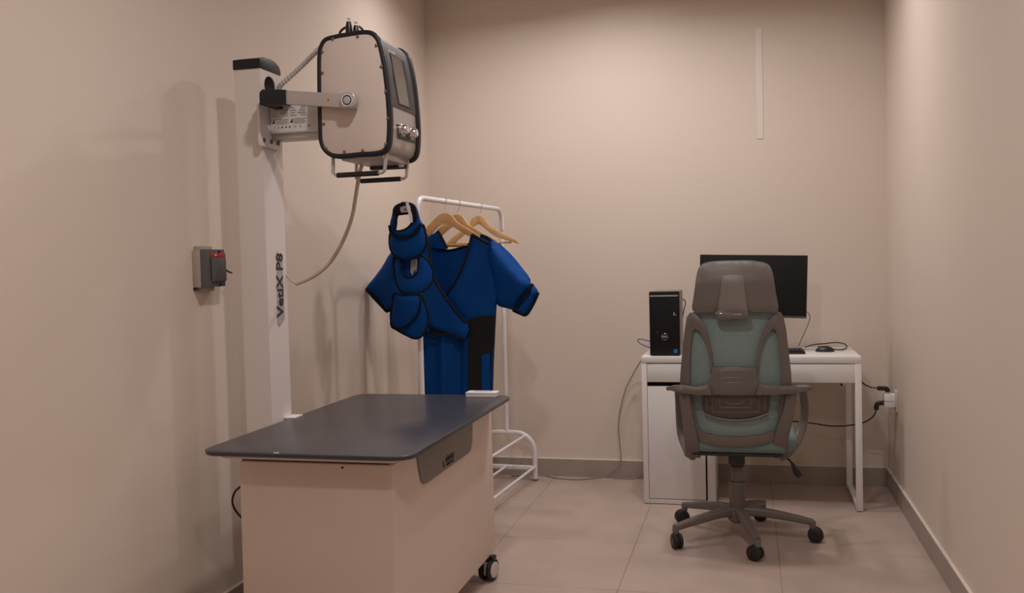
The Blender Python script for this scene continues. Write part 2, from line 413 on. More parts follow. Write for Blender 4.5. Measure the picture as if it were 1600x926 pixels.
for yy, s in ((YN, -1), (YFAR, 1)):
    bm = add_sweep(B(), [Vector((x, yy+(.012 if s < 0 else -.012), z)) for x, z in RIM], rrect(.016, .030, .007, 3), True, Vector((0, 1, 0)))
    obj('rim', bm, 'dark', t, label='near black rubber rim' if s < 0 else 'far black rubber rim')
    PL = inset(OUT, .014)
    sp_ = obj('side_plate', prism(PL, 'Y', yy, yy+(.012 if s < 0 else -.012), .003), 'plate', t)
    if s < 0:
        for a, b in ((520, 61), (559, 57), (588, 71), (596, 104), (603, 143), (606.5, 185), (603, 225), (567, 235), (538.5, 237), (509.5, 232), (506, 193.5), (504, 114), (503.5, 81)):
            q = atY(a, b, yy)
            obj('screw', lathe((q.x, yy-.0005, q.z), (0, -1, 0), [(0, .0050), (.002, .0050), (.003, .0035)], 10), 'screw', sp_)
def xsurf(z, off=.010):
    best = -9
    P = INN
    for i in range(len(P)):
        (x0, z0), (x1, z1) = P[i], P[(i+1) % len(P)]
        if (z0-z)*(z1-z) <= 0 and z0 != z1:
            best = max(best, x0+(x1-x0)*(z-z0)/(z1-z0))
    return best
def onfront(a, b):
    X = -1.81
    for _ in range(10):
        q = atX(a, b, X); X = X*.5+.5*xsurf(min(q.z, 1.975))
    return atX(a, b, X)
def frontplate(pts, h, bev=.001, cornern=0):
    """slab lying on the sloping front, outline measured on the photograph"""
    q = [onfront(*p) for p in pts]; bm = B(); n = len(q)
    N = (q[1]-q[0]).cross(q[2]-q[1]).normalized()
    if N.x < 0: N = -N
    lo = [bm.verts.new(v-N*.002) for v in q]; hi = [bm.verts.new(v+N*h) for v in q]
    bm.faces.new(lo); f = bm.faces.new(hi)
    for i in range(n): bm.faces.new((lo[i], lo[(i+1) % n], hi[(i+1) % n], hi[i]))
    bmesh.ops.recalc_face_normals(bm, faces=bm.faces)
    bmesh.ops.bevel(bm, geom=list(f.edges), offset=bev, segments=1, affect='EDGES'); return bm
arc = [p for p in INN if p[0] > -1.868 and p[1] > 1.762]
arc.sort(key=lambda p: p[1]); N2 = len(INN); full = []
i0 = max(range(N2), key=lambda i: INN[i][1] if INN[i][0] > -1.87 else -9)
arc = [p for p in INN if p[1] > 1.758 and p[0] > -1.90 and p[0] > -1.95]
arc.sort(key=lambda p: math.atan2(p[1]-ocz, p[0]-ocx))
om = [(p[0]+.0035*math.cos(math.atan2(p[1]-1.75, p[0]+1.95)), p[1]+.0035*math.sin(math.atan2(p[1]-1.75, p[0]+1.95))) for p in arc]
im = [(p[0]-.003*math.cos(math.atan2(p[1]-1.75, p[0]+1.95)), p[1]-.003*math.sin(math.atan2(p[1]-1.75, p[0]+1.95))) for p in reversed(arc)]
bz = obj('display_bezel', prism(om+im, 'Y', YN+.012, YFAR-.012), 'bezel', t, label='brown-grey display bezel')
obj('display_border', frontplate([(607.5, 83), (629, 96.5), (636, 130), (642, 169.5), (639, 171), (621, 163.5), (614, 125)], .0055, .0005), 'black', bz)
obj('display_screen', frontplate([(608.5, 86), (624, 95), (631, 130), (637, 168), (621.5, 162), (615, 125)], .0065, .0005), 'screen', bz)
lp0 = min(om, key=lambda p: abs(p[1]-1.938)+(9 if p[0] < -1.87 else 0)); lp1 = min(om, key=lambda p: abs(p[1]-1.950)+(9 if p[0] < -1.87 else 0))
obj('logo_print', add_sweep(B(), [Vector(((lp0[0]+lp1[0])/2+.0005, -2.375, (lp0[1]+lp1[1])/2)), Vector(((lp0[0]+lp1[0])/2+.0005, -2.315, (lp0[1]+lp1[1])/2))], rrect(.0016, .007, .0004, 1), False, Vector((.35, 0, 1))), 'white', bz, label='small pale print above the display')
kp = obj('knob_panel', frontplate([(619, 193.5), (634, 196), (647.5, 200), (648.5, 210), (648.5, 224), (633, 220), (620.5, 216)], .003), 'bezel', t)
for a, b in ((624.5, 203.5), (639, 209)):
    q = onfront(a, b)
    obj('knob', lathe((q.x+.002, q.y, q.z), (1, 0, .08), [(0, .021), (.010, .021), (.012, .017), (.024, .0155), (.028, .012)], 24), 'chrome', kp)
# handles below
zb = min(p[1] for p in OUT)
for Yh, pts, lb in ((-2.425, ((520.5, 240), (520.5, 270), (525, 274), (597, 270), (601, 266), (604, 240)), 'near carrying handle'), (-2.19, ((557, 250), (557, 279), (562, 283), (631, 279), (635, 275), (637.5, 248)), 'far carrying handle')):
    q = [atY(a, b, Yh) for a, b in pts]
    path = [q[0], q[1]*.6+q[0]*.4, q[1], q[2], q[3], q[4], q[4]*.6+q[5]*.4, q[5]]
    h = obj('handle', add_sweep(B(), path, rrect(.009, .012, .002, 2), False, Vector((0, 1, 0))), 'silver', t)
    g0 = q[2]+(q[3]-q[2])*.03; g1 = q[2]+(q[3]-q[2])*.93
    obj('grip', cyl(g0, g1, .0085, 14), 'black', h, label='black rubber grip')
obj('base_plate', box((-1.985, YN+.03, zb-.004), (-1.84, YFAR-.01, zb+.03), .004), 'silver', t)
obj('base_foot', box((-1.975, YFAR-.045, zb-.016), (-1.84, YFAR-.02, zb-.002), .004), 'black', t)
obj('port', cyl((-1.855, -2.21, zb-.012), (-1.855, -2.21, zb+.01), .010, 12), 'white', t)
# connectors on the top
for a, b, c, r in ((545.5, 50, 34, .0105), (556.5, 50, 40, .0098)):
    lo = atY(a, b, -2.38); hi = atY(a, c, -2.38)
    cn = obj('connector', lathe(lo-Vector((0, 0, .012)), (0, 0, 1), [(0, r*1.1), (.015, r*1.1), (hi.z-lo.z, r), (hi.z-lo.z+.012, r*.75)], 14), 'black', t)
    obj('connector_ring', cyl(hi+Vector((0, 0, .008)), hi+Vector((0, 0, .013)), r*.6, 12), 'white', cn)
obj('connector_lead', tube(cr([atY(530, 54, -2.36), atY(533, 48, -2.36), atY(538, 44, -2.37), atY(544, 42, -2.38)], 4), .0042, 8), 'black', t)
obj('connector_lead', tube(cr([atY(557, 43, -2.38), atY(562, 42, -2.36), atY(566, 46, -2.34), atY(570, 52, -2.34)], 4), .0042, 8), 'black', t)
# yoke: near arm, elbow bar across, far arm
def armpoly():
    q = [atY(a, b, -2.476) for a, b in ((430, 140.5), (446, 141), (532, 146), (543, 147), (543, 169), (532, 168), (446, 162.5), (430, 162))]
    return [(v.x, v.z) for v in q]
yk = obj('yoke_arm', prism(armpoly(), 'Y', -2.476, -2.456, .002), 'silver', t)
obj('yoke_arm', prism(armpoly(), 'Y', -2.151, -2.131, .002), 'silver', t)
q = [atY(a, b, -2.480) for a, b in ((446, 140), (446, 163.5), (430, 163.5), (414, 163.5), (407, 160), (405, 152), (406, 143), (410, 139.5), (430, 139.5))]
obj('elbow_sleeve', prism([(v.x, v.z) for v in q], 'Y', -2.482, -2.446, .003), 'dark', t, label='black elbow sleeve of the yoke')
obj('cross_bar', box((-2.250, -2.46, 1.782), (-2.222, -2.131, 1.824), .004), 'dark', t, label='black bar across the back of the yoke')
obj('swivel_mount', box((-2.25, -2.40, 1.800), (-2.18, -2.28, 1.815), .002), 'column', t)
tr = [(v.x, v.z) for v in (atY(a, b, -2.477) for a, b in ((508.5, 159), (512, 152), (515.5, 159)))]
obj('warning_triangle', prism(tr, 'Y', -2.4768, -2.4758), 'orange', yk, label='small orange warning triangle')
tr = [(v.x, v.z) for v in (atY(a, b, -2.477) for a, b in ((511.3, 157.5), (513.2, 153.5), (513.8, 157.5)))]
obj('warning_mark', prism(tr, 'Y', -2.4774, -2.4768), 'ink', yk)
for yy, s in ((-2.476, -1), (-2.131, 1)):
    c = atY(545.5, 157.5, -2.476)
    P = [(c.x+a, c.z+b) for a, b in rrect(.052, .050, .018, 5)]
    hb = obj('pivot_hub', prism(P, 'Y', yy+(.018 if s < 0 else -.018), yy-.014 if s < 0 else yy+.014, .005, 3), 'silver', t)
    if s < 0:
        obj('hub_ring', lathe((c.x-.001, yy-.013, c.z), (0, -1, 0), [(0, .019), (.003, .019), (.003, .0165), (.001, .0160)], 28), 'white', hb)
        obj('hub_disc', lathe((c.x-.001, yy-.013, c.z), (0, -1, 0), [(0, .0125), (.003, .0125), (.0035, .011)], 24), 'greystripe', hb)
# spiral-wrapped hose and the tan cable
P = [atY(436, 140, -2.315), atY(439, 133, -2.31), atY(460, 114, -2.31), atY(480, 95, -2.32), atY(497, 78, -2.34), atY(520, 58, -2.36)]
path = cr(P, 8); bm = tube(path, .0075, 8)
o = obj('spiral_hose', bm, 'column'); bm = B(); L = []; fr = frames(path)
n = len(path); tot = 26
for k in range(tot*8+1):
    s = k/(tot*8)*(n-1); i = min(int(s), n-2); f = s-i; c = path[i].lerp(path[i+1], f); a = 2*PI*k/8
    L.append(c+(fr[i][0]*math.cos(a)+fr[i][1]*math.sin(a))*.0078)
tag(o, 'thin hose wrapped in grey spiral band from column to x-ray unit', 'hose')
obj('spiral_wrap', tube(L, .0022, 5, False, bm), 'greystripe', o, label='grey spiral band')
P = [atY(566, 255, -2.24), atY(561, 275, -2.24), atY(556, 305, -2.24), atY(551, 335, -2.24), atY(541, 365, -2.24), atY(527, 393, -2.24), atY(512, 414, -2.24), atY(494, 429, -2.24), atY(478, 438, -2.24), atY(463, 444, -2.242)]
bm = add_sweep(B(), cr(P, 4), rrect(.010, .016, .003, 2), False, Vector((0, 1, 0)))
tail = obj('power_cable', bm, 'tan'); tag(tail, 'flat tan cable hanging from the x-ray unit in a curve back to the column', 'cable')
obj('cable_tail', tube(cr([atY(463, 444, -2.242), atY(455, 438, -2.244), atY(448, 430, -2.247), atY(442, 424, -2.252)], 4), .003, 6), 'tan', tail)

# ================================================================== circuit breaker on the left wall
t = thing('circuit_breaker', 'small dark grey circuit breaker with red band mounted on left wall', 'breaker', (WL, -2.40, 1.18))
obj('housing', box((WL, -2.463, 1.186), (-2.488, -2.342, 1.312), .003), 'breakerside', t, label='beige side housing')
obj('terminal_block', box((WL, -2.45, 1.306), (-2.492, -2.38, 1.327), .003), 'breakerside', t)
obj('terminal_block', box((WL, -2.44, 1.172), (-2.492, -2.375, 1.190), .003), 'breakerside', t)
obj('lower_lug', box((WL, -2.462, 1.176), (-2.508, -2.452, 1.188), .002), 'black', t)
cv = obj('cover', box((-2.490, -2.463, 1.187), (-2.470, -2.340, 1.315), .003), 'breaker', t, label='dark grey front cover')
obj('raised_panel', box((-2.472, -2.43, 1.205), (-2.463, -2.342, 1.287), .003), 'breaker', cv)
obj('groove', box((-2.4705, -2.4315, 1.215), (-2.4685, -2.428, 1.285)), 'black', cv)
obj('red_band', box((-2.472, -2.43, 1.2875), (-2.4655, -2.342, 1.302), .001), 'red', cv, label='red band')
text('band_print', 'ABB', .008, (-2.4652, -2.405, 1.295), (0, 1, 0), (0, 0, 1), 'white', cv)
for zz in (1.306, 1.193): obj('screw_recess', cyl((-2.4705, -2.375, zz), (-2.4685, -2.375, zz), .006, 12), 'matte', cv)
obj('lever', add_sweep(B(), [Vector((-2.472, -2.338, 1.245)), Vector((-2.462, -2.330, 1.236)), Vector((-2.462, -2.312, 1.233))], rrect(.005, .006, .001, 1), False, Vector((1, 0, 0))), 'black', t, label='small black lever')

# ================================================================== examination table
TX0, TX1, TY0, TY1, TH = -2.262, -1.608, -2.872, -1.700, .72
t = thing('examination_table', 'mobile examination table with slate grey top and cream cabinet on casters', 'table', (-1.95, -2.28, 0))
def rpoly(x0, x1, y0, y1, r, n=6):
    c = ((x0+x1)/2, (y0+y1)/2); return [(c[0]+a, c[1]+b) for a, b in rrect(x1-x0, y1-y0, r, n)]
tp = obj('table_top', prism(rpoly(TX0, TX1, TY0, TY1, .06), 'Z', TH-.010, TH, .0025, 2), 'tabletop', t, label='thin slate grey rounded table top')
obj('top_edge', prism(rpoly(TX0+.001, TX1-.001, TY0+.001, TY1-.001, .06), 'Z', TH-.013, TH-.0085), 'tableedge', t)
obj('top_frame', prism(rpoly(-2.238, -1.672, -2.802, -1.712, .03), 'Z', TH-.035, TH-.012, .003), 'cream', t)
obj('neck', box((-2.185, -2.755, TH-.052), (-1.715, -1.70, TH-.033)), 'ink', t)
bm = B(); lo = [(-2.188, -2.775, .10), (-1.694, -2.775, .10), (-1.694, -1.700, .10), (-2.188, -1.700, .10)]; hi = [(-2.191, -2.765, .671), (-1.700, -2.765, .671), (-1.700, -1.692, .671), (-2.191, -1.692, .671)]
a = [bm.verts.new(v) for v in lo]; b = [bm.verts.new(v) for v in hi]; bm.faces.new(list(reversed(a))); bm.faces.new(b)
for i in range(4): bm.faces.new((a[i], a[(i+1) % 4], b[(i+1) % 4], b[i]))
bmesh.ops.recalc_face_normals(bm, faces=bm.faces)
bmesh.ops.bevel(bm, geom=[e for e in bm.edges], offset=.006, segments=2, affect='EDGES', profile=.5)
cab = obj('cabinet', bm, 'cream', t, label='cream steel cabinet body')
obj('latch_hole', lathe((-1.855, -2.7655, .661), (0, -1, 0), [(0, .004), (.001, .003)], 10), 'ink', cab)
bd = [(-2.575, .676), (-2.552, .600), (-2.540, .574), (-2.522, .560), (-2.500, .556), (-2.04, .558), (-2.015, .563), (-1.997, .578), (-1.990, .60), (-1.976, .676)]
bg = obj('badge', prism(bd, 'X', -1.701, -1.692, .001), 'badge', t, label='grey badge panel on the long side')
text('badge_lettering', 'mindray', .028, (-1.6915, -2.262, .592), (0, 1, 0), (0, 0, 1), 'ink', bg, label='dark lettering on the badge', bold=.0012)
text('badge_lettering', 'animal care', .017, (-1.6915, -2.262, .573), (0, 1, 0), (0, 0, 1), 'ink', bg, bold=.0006)
obj('badge_logo', prism([(-2.335, .575), (-2.328, .568), (-2.318, .566), (-2.322, .576), (-2.332, .592), (-2.338, .590)], 'X', -1.692, -1.6912), 'ink', bg)
obj('side_clip', box((-2.285, -2.30, TH-.004), (-2.245, -2.235, TH+.003), .002), 'paper', t, label='small white clip at the table edge beside the column')
obj('edge_sticker', box((-2.02, -2.868, TH), (-2.003, -2.862, TH+.0008)), 'paper', t)
def table_caster(x, y):
    c = thing('c', '', ''); COL.objects.unlink(c); bpy.data.objects.remove(c)
    body = obj('caster', cyl((x, y, .085), (x, y, .103), .012, 14), 'silver', t, label='twin-wheel caster with cream hubs' if False else None)
    a = math.radians(-14); ax = Vector((math.cos(a), math.sin(a), 0)); c0 = Vector((x, y, .044))
    for s in (-1, 1):
        p = c0+ax*(.017*s)
        obj('wheel', lathe(p-ax*.009, ax, [(0, .036), (.003, .042), (.009, .044), (.015, .042), (.018, .036)], 28), 'rubber', body)
        obj('hub_cap', lathe(p+ax*(.007*s), ax*s, [(0, .031), (.004, .031), (.0055, .028), (.006, .02)], 24), 'plate', body, label='cream hub cap')
    obj('fork', box((-.008, -.030, -.02), (.008, .030, .036), .006, M4=Matrix.Translation(c0) @ Matrix.Rotation(a, 4, 'Z')), 'plate', body)
    obj('fender', box((-.013, -.026, .036), (.013, .022, .046), .004, M4=Matrix.Translation(c0) @ Matrix.Rotation(a, 4, 'Z')), 'black', body)
    obj('brake_pedal', box((.010, -.016, .040), (.030, .016, .058), .006, M4=Matrix.Translation(c0) @ Matrix.Rotation(a, 4, 'Z')), 'black', body)
for x, y in ((-1.706, -1.772), (-1.722, -2.70), (-2.15, -1.772), (-2.15, -2.70)): table_caster(x, y)
t = thing('card_box', 'small flat white box with blue print on far corner of table top', 'box', (-1.72, -1.71, TH))
x0, x1, y0, y1 = -1.783, -1.660, -1.765, -1.712
obj('box_base', box((x0, y0, TH), (x1, y1, TH+.011), .002), 'paper', t)
ld = obj('lid', box((x0-.001, y0-.001, TH+.0115), (x1+.001, y1+.001, TH+.019), .002), 'paper', t)
bm = B()
for k in range(7): add_box(bm, (x0+.03+.010*k, y0+.018, TH+.019), (x0+.036+.010*k, y0+.034, TH+.0194))
obj('blue_print', bm, 'print', ld, label='row of blue print on the lid')
o = obj('black_cable', tube(cr([atY(380, 757, -2.55), atY(373, 762, -2.57), atY(366, 770, -2.58), atY(363, 784, -2.6), atY(368, 797, -2.58), atY(377, 808, -2.55), atY(388, 822, -2.5), Vector((-2.225, -2.46, .20)), Vector((-2.222, -2.45, .04)), Vector((-2.222, -2.43, .0045)), Vector((-2.225, -2.34, .004))], 5), .0035, 6), 'black')
tag(o, 'short black cable loop looking out behind the table cabinet by left wall', 'cable')

# ================================================================== garment rack
Rb = Vector((-2.052, -.115, 1.545)); Lb = Vector((-2.132, -1.30, 1.545)); bd_ = (Rb-Lb).normalized(); pd = Vector((bd_.y, -bd_.x, 0))
t = thing('garment_rack', 'white tubular garment rack with arched feet in back left corner', 'clothes rack', (-2.09, -.71, 0))
FZ = .272; HW = .165
c = .07
pth = [Vector((Lb.x, Lb.y, FZ)), Lb-Vector((0, 0, c*1.6)), Lb-Vector((0, 0, c))]+[Lb+bd_*(c*(1-math.cos(k*PI/12)))+Vector((0, 0, -c+c*math.sin(k*PI/12))) for k in range(1, 6)]+[Lb+bd_*c, Rb-bd_*c]+[Rb-bd_*(c*(1-math.sin(k*PI/12)))+Vector((0, 0, -c+c*math.cos(k*PI/12))) for k in range(1, 6)]+[Rb-Vector((0, 0, c)), Rb-Vector((0, 0, c*1.6)), Vector((Rb.x, Rb.y, FZ))]
obj('hanging_rail', tube(pth, .0125, 12), 'rack', t, label='white hanging rail bent down into both posts')
for P0 in (Rb, Lb):
    b0 = Vector((P0.x, P0.y, 0)); rr_ = .11; pts = [b0-pd*HW, b0-pd*HW+Vector((0, 0, FZ-rr_-.015))]
    for k in range(0, 7): a_ = k*PI/12; pts.append(b0-pd*(HW-rr_+rr_*math.cos(a_))+Vector((0, 0, FZ-rr_+rr_*math.sin(a_)-.0)))
    for k in range(6, -1, -1): a_ = k*PI/12; pts.append(b0+pd*(HW-rr_+rr_*math.cos(a_))+Vector((0, 0, FZ-rr_+rr_*math.sin(a_))))
    pts += [b0+pd*HW+Vector((0, 0, FZ-rr_-.015)), b0+pd*HW+Vector((0, 0, .004))]; pts[0] += Vector((0, 0, .004))
    ft = obj('arched_foot', add_sweep(B(), pts, rrect(.026, .026, .009, 3), False, bd_), 'rack', t)
    for s in (-1, 1): obj('foot_cap', box(b0+pd*HW*s-Vector((.014, .014, 0)), b0+pd*HW*s+Vector((.014, .014, .012)), .002), 'glossgrey', ft, label='grey plastic foot cap')
    obj('foot_crossbar', add_sweep(B(), [b0-pd*HW+Vector((0, 0, .072)), b0+pd*HW+Vector((0, 0, .072))], rrect(.018, .026, .006, 3), False, Vector((0, 0, 1))), 'rack', t)
for off, z in ((HW, .080), (0, .080), (-HW, .080), (HW-.055, FZ-.016), (-(HW-.055), FZ-.016)):
    a = Vector((Lb.x, Lb.y, z))+pd*off; b = Vector((Rb.x, Rb.y, z))+pd*off
    obj('shelf_rail', tube([a, b], .008, 10), 'rack', t)
q = atY(785, 345, -.14)
obj('end_peg', cyl((q.x, -.13, q.z-.05), (q.x, -.13, q.z+.035), .006, 10), 'rack', t, label='thin white peg at the far post')
q = atY(635, 330, -1.31)
obj('end_hook', tube(cr([Vector((Lb.x, Lb.y, 1.47)), Vector((Lb.x-.02, Lb.y-.02, 1.50)), Vector((Lb.x-.045, Lb.y-.035, 1.505)), Vector((Lb.x-.05, Lb.y-.045, 1.53))], 4), .006, 8), 'rack', t)

# ================================================================== hangers
def hanger(Yh, outer, hookpx, barpx, label, ang=0):
    t = thing('wooden_hanger', label, 'hanger', (atY(*hookpx[1], Yh)), 0, None)
    hb_ = obj('shoulder_bar', panel(px2(outer, Yh, 3), lambda x, z: Yh, .014, .012, puff=.002, pr=.008, back=.002), 'wood', t)
    top = atY(*hookpx[0], Yh); bot = atY(*hookpx[1], Yh)
    # where the rail passes
    k = (Yh-Lb.y)/(Rb.y-Lb.y); rp = Lb+(Rb-Lb)*k; r = .0165; H = []
    for j in range(0, 13):
        a = PI*1.05-j*PI*1.25/12; H.append(rp+Vector((r*math.cos(a), .0, r*math.sin(a)+.0)))
    H += [Vector((rp.x+.006, Yh+.004, rp.z-.030)), Vector((bot.x, Yh+.007, bot.z+.02)), Vector((bot.x, Yh+.007, bot.z-.006))]
    obj('hook', tube(cr(H, 2), .0019, 6), 'chrome', t, label='thin wire hook')
    a = atY(*barpx[0], Yh+.007); b = atY(*barpx[1], Yh+.007)
    obj('trouser_bar', tube([a, b], .0052, 8), 'wood', t)
    return t
hanger(-.98, [(655, 377), (664, 359), (677, 344), (686, 335.5), (696, 333), (705, 336), (713, 346), (725, 353.5), (738, 362), (748, 369), (744, 374), (727, 366), (714, 358), (702, 350.5), (694, 348.5), (684, 354), (674, 365), (663, 380)],
       ((694, 312), (695, 334)), ((667, 382.5), (730, 382.5)), 'foremost wooden hanger, carrying the blue wrap gown')
hanger(-.80, [(676, 370), (684, 358), (697, 347), (704, 338), (713, 335), (722, 337.5), (729, 348), (742, 357), (763, 369), (776, 376), (772, 380), (745, 370), (731, 362), (722, 355), (714, 349), (706, 354), (695, 363), (682, 374)],
       ((718, 314), (714, 336)), ((700, 384), (760, 385)), 'middle wooden hanger between the front one and the empty rear one')
hanger(-.48, [(696, 382), (713, 366), (732, 354), (736, 343), (745, 337.5), (755, 339.5), (763, 350), (779, 362), (798, 370.5), (807, 375), (811, 381), (803, 378.5), (789, 374), (774, 369), (760, 359), (748, 350), (741, 353), (737, 357), (722, 369), (704, 384)],
       ((749, 318), (746, 338)), ((700, 380.5), (799, 378.5)), 'rearmost wooden hanger, empty, with its right tip reaching past the rack post')

# ================================================================== lead gowns
def fold(x, z, a=.006, f=55): return a*math.sin(x*f+1.5*math.sin(z*5))*min(1, max(0, (1.05-z)*2.2))
def sleeve_depth(x0, z0, y0): return lambda x, z: y0+.35*abs(x-x0)*.3
t = thing('wrap_gown', 'royal blue wrap protective gown with black binding, on the foremost hanger', 'gown', atY(700, 470, -1.0)*1.0-Vector((0, 0, .8)))
cxm = atY(710, 450, -1.03).x
gd = lambda x, z: -1.035+.55*(x-cxm)**2+fold(x, z)
back_d = lambda x, z: -.965+.004*math.sin(x*40)
P = px2([(646, 372), (668, 384), (690, 390), (704, 391), (728, 384), (746, 372), (762, 380), (772, 400), (772, 520), (652, 520), (650, 420)], -.965)
obj('back_panel', panel(P, back_d, .006, .035), 'blue', t)
obj('neck_binding', seam([tuple(v) for v in cr(px2([(668, 384), (690, 389), (704, 391), (728, 384), (738, 376)], -.965), 5)], back_d, .006, .002), 'trimblack', t)
# collar stub left of the neck opening
cd_ = lambda x, z: -.995
P = px2([(664, 374), (670, 369), (684, 360.5), (688, 366), (693, 376), (699, 389), (682, 388), (668, 384)], -.995)
cs = obj('collar_stub', panel(P, cd_, .006, .03), 'blue', t)
obj('binding', seam(px2([(684, 360.5), (688, 366), (693, 376), (699, 388)], -.995), cd_, .006, .002), 'trimblack', cs)
# chest (viewer's right)
chest_px = [(738, 366), (750, 373), (764, 380), (777, 393), (783, 410), (778, 440), (772, 476), (772, 500), (750, 500), (728, 503), (712, 484), (697, 462), (708, 447), (720, 425), (729, 400), (734, 382)]
ch = obj('chest_panel', panel(px2(chest_px, -1.03), gd, .007, .025, puff=.006, pr=.04), 'blue', t)
vp = [tuple(v) for v in cr(px2([(738, 366), (734, 382), (729, 400), (720, 425), (708, 447), (697, 462)], -1.03), 5)]
obj('binding', seam(vp, gd, .0055, .006), 'trimblack', ch)
obj('shoulder_binding', seam(px2([(738, 366), (750, 373), (763, 380)], -1.03), gd, .007, .004), 'trimblack', ch)
# skirt
sk_px = [(652, 505), (700, 500), (745, 495), (771, 492), (770, 560), (769, 610), (764, 632), (758, 700), (654, 700), (653, 620)]
sd = lambda x, z: -1.02+.7*(x-cxm)**2+.016*math.sin(x*52+1.5*math.sin(z*3)+.6)+.006*math.sin(x*110)
skp = [];  q = px2(sk_px, -1.02)
for i in range(len(q)):
    a, b = q[i], q[(i+1) % len(q)]
    for k in range(6): skp.append((a[0]+(b[0]-a[0])*k/6, a[1]+(b[1]-a[1])*k/6))
sk = obj('skirt_panel', panel(skp, sd, .012, .018), 'blue', t)
# flap crossing over (viewer's left)
fd = lambda x, z: -1.062+.55*(x-cxm)**2+.006*math.sin(x*38+z*20)
flap_px = [(640, 392), (655, 372), (666, 366), (671, 385), (675, 415), (683, 440), (697, 462), (713, 485), (729, 503.5), (733, 515), (727, 529), (712, 524), (700, 521), (684, 514), (671, 508.5), (671, 520), (656, 522), (645, 505), (640, 450)]
fp = obj('front_flap', panel(px2(flap_px, -1.055), fd, .007, .022, puff=.006, pr=.03), 'blue', t)
up_ = [tuple(v) for v in cr(px2([(666, 366), (671, 385), (675, 415), (683, 440), (697, 462), (713, 485), (729, 503.5)], -1.055), 4)]
obj('binding', seam(up_, fd, .006, .007), 'trimblack', fp)
dn_ = [tuple(v) for v in cr(px2([(671, 508.5), (684, 514), (700, 521), (712, 524), (727, 529)], -1.055), 4)]
obj('binding', seam(dn_, fd, .006, .005), 'trimblack', fp)
obj('hem_binding', seam([tuple(v) for v in cr(px2([(655, 524), (670, 520), (690, 522), (705, 523)], -1.05), 4)], lambda x, z: -1.07+.55*(x-cxm)**2, .006, 0), 'trimblack', fp)
# dark hook-and-loop sash
hd = lambda x, z: gd(x, z)-.012
hs = px2([(729, 503.5), (738, 497), (750, 494), (772, 493), (771, 520), (771, 538), (768, 546), (767, 575), (768, 610), (762, 632), (733, 632), (732, 575), (731, 540), (733, 518)], -1.04)
obj('sash', panel(hs, hd, .010, .03), 'matte', t, label='matt black hook-and-loop sash at the waist')
st_ = px2([(752, 556), (757, 553), (764, 552), (765, 610), (760, 630), (752, 630)], -1.05)
obj('sash_strip', panel(st_, lambda x, z: hd(x, z)-.006, .006, .03), 'blue', t, label='blue strip hanging over the black sash')
# sleeves: closed tubes flattened to elliptical shells
def shell_sleeve(px, Yc, depth, name, lb=None, puff=.045):
    return obj(name, panel(px2(px, Yc, 3), depth, .004, .018, puff=puff, pr=.06, back=puff*.8), 'blue', t, label=lb)
rd_ = lambda x, z: -1.0+.02*math.sin((x+z)*14)
rs = shell_sleeve([(768, 374), (782, 386), (795, 401), (810, 418), (822, 432), (831, 443), (824, 456), (812, 472), (803, 484), (791, 482), (776, 477), (770, 462), (768, 430), (765, 400)], -1.0, rd_, 'sleeve')
cf_d = lambda x, z: -1.0
cf = obj('cuff', panel(px2([(831, 443), (837, 449), (841, 458), (833, 475), (822, 492), (812, 490), (802, 484), (812, 472), (824, 456)], -1.0, 2), cf_d, .004, .016, puff=.030, pr=.04, back=.025), 'blue', rs)
obj('cuff_binding', seam([tuple(v) for v in cr(px2([(832, 443), (825, 456), (813, 472), (801, 486)], -1.04), 4)], lambda x, z: -1.035, .0065), 'trimblack', rs)
obj('hem_binding', seam([tuple(v) for v in cr(px2([(841, 457), (833, 475), (822, 492), (812, 490), (801, 485)], -1.02), 4)], lambda x, z: -1.012, .0065), 'trimblack', rs)
ls = shell_sleeve([(648, 378), (630, 386), (612, 394), (598, 413), (585, 431), (572, 451), (580, 461), (590, 472), (604, 487), (613, 480), (632, 474), (650, 470), (656, 430)], -.98, lambda x, z: -.98+.015*math.sin(x*30), 'sleeve', puff=.035)
obj('hem_binding', seam([tuple(v) for v in cr(px2([(572, 450), (578, 459), (590, 472), (604, 487)], -1.0), 4)], lambda x, z: -.995, .0075), 'trimblack', ls)
obj('hem_binding', seam([tuple(v) for v in cr(px2([(604, 487), (610, 484), (615, 479)], -1.0), 4)], lambda x, z: -.995, .0065), 'trimblack', ls)

t = thing('rear_gown', 'second blue protective gown hanging behind the wrap gown, mostly hidden', 'gown', atY(720, 470, -.78)-Vector((0, 0, .8)))
d2 = lambda x, z: -.80+.01*math.sin(x*30)
P = px2([(740, 372), (752, 366), (763, 369.5), (776, 380), (788, 389), (797, 399), (800, 420), (776, 470), (770, 600), (760, 632), (660, 632), (664, 420), (668, 396), (700, 398), (728, 392)], -.80)
bp_ = obj('body_panel', panel(P, d2, .012, .03), 'blue', t)
obj('shoulder_binding', seam(px2([(752, 367), (762, 370), (770, 376)], -.80), d2, .006, .003), 'trimblack', bp_)
s2 = obj('sleeve', panel(px2([(776, 380), (788, 388), (802, 402), (818, 421), (829, 436), (826, 452), (800, 470), (780, 470), (776, 430)], -.80, 2), d2, .006, .02, puff=.03, pr=.05, back=.02), 'blue', t)
obj('hem_binding', seam(px2([(829, 436), (822, 455), (800, 472)], -.80), lambda x, z: -.83, .006), 'trimblack', s2)

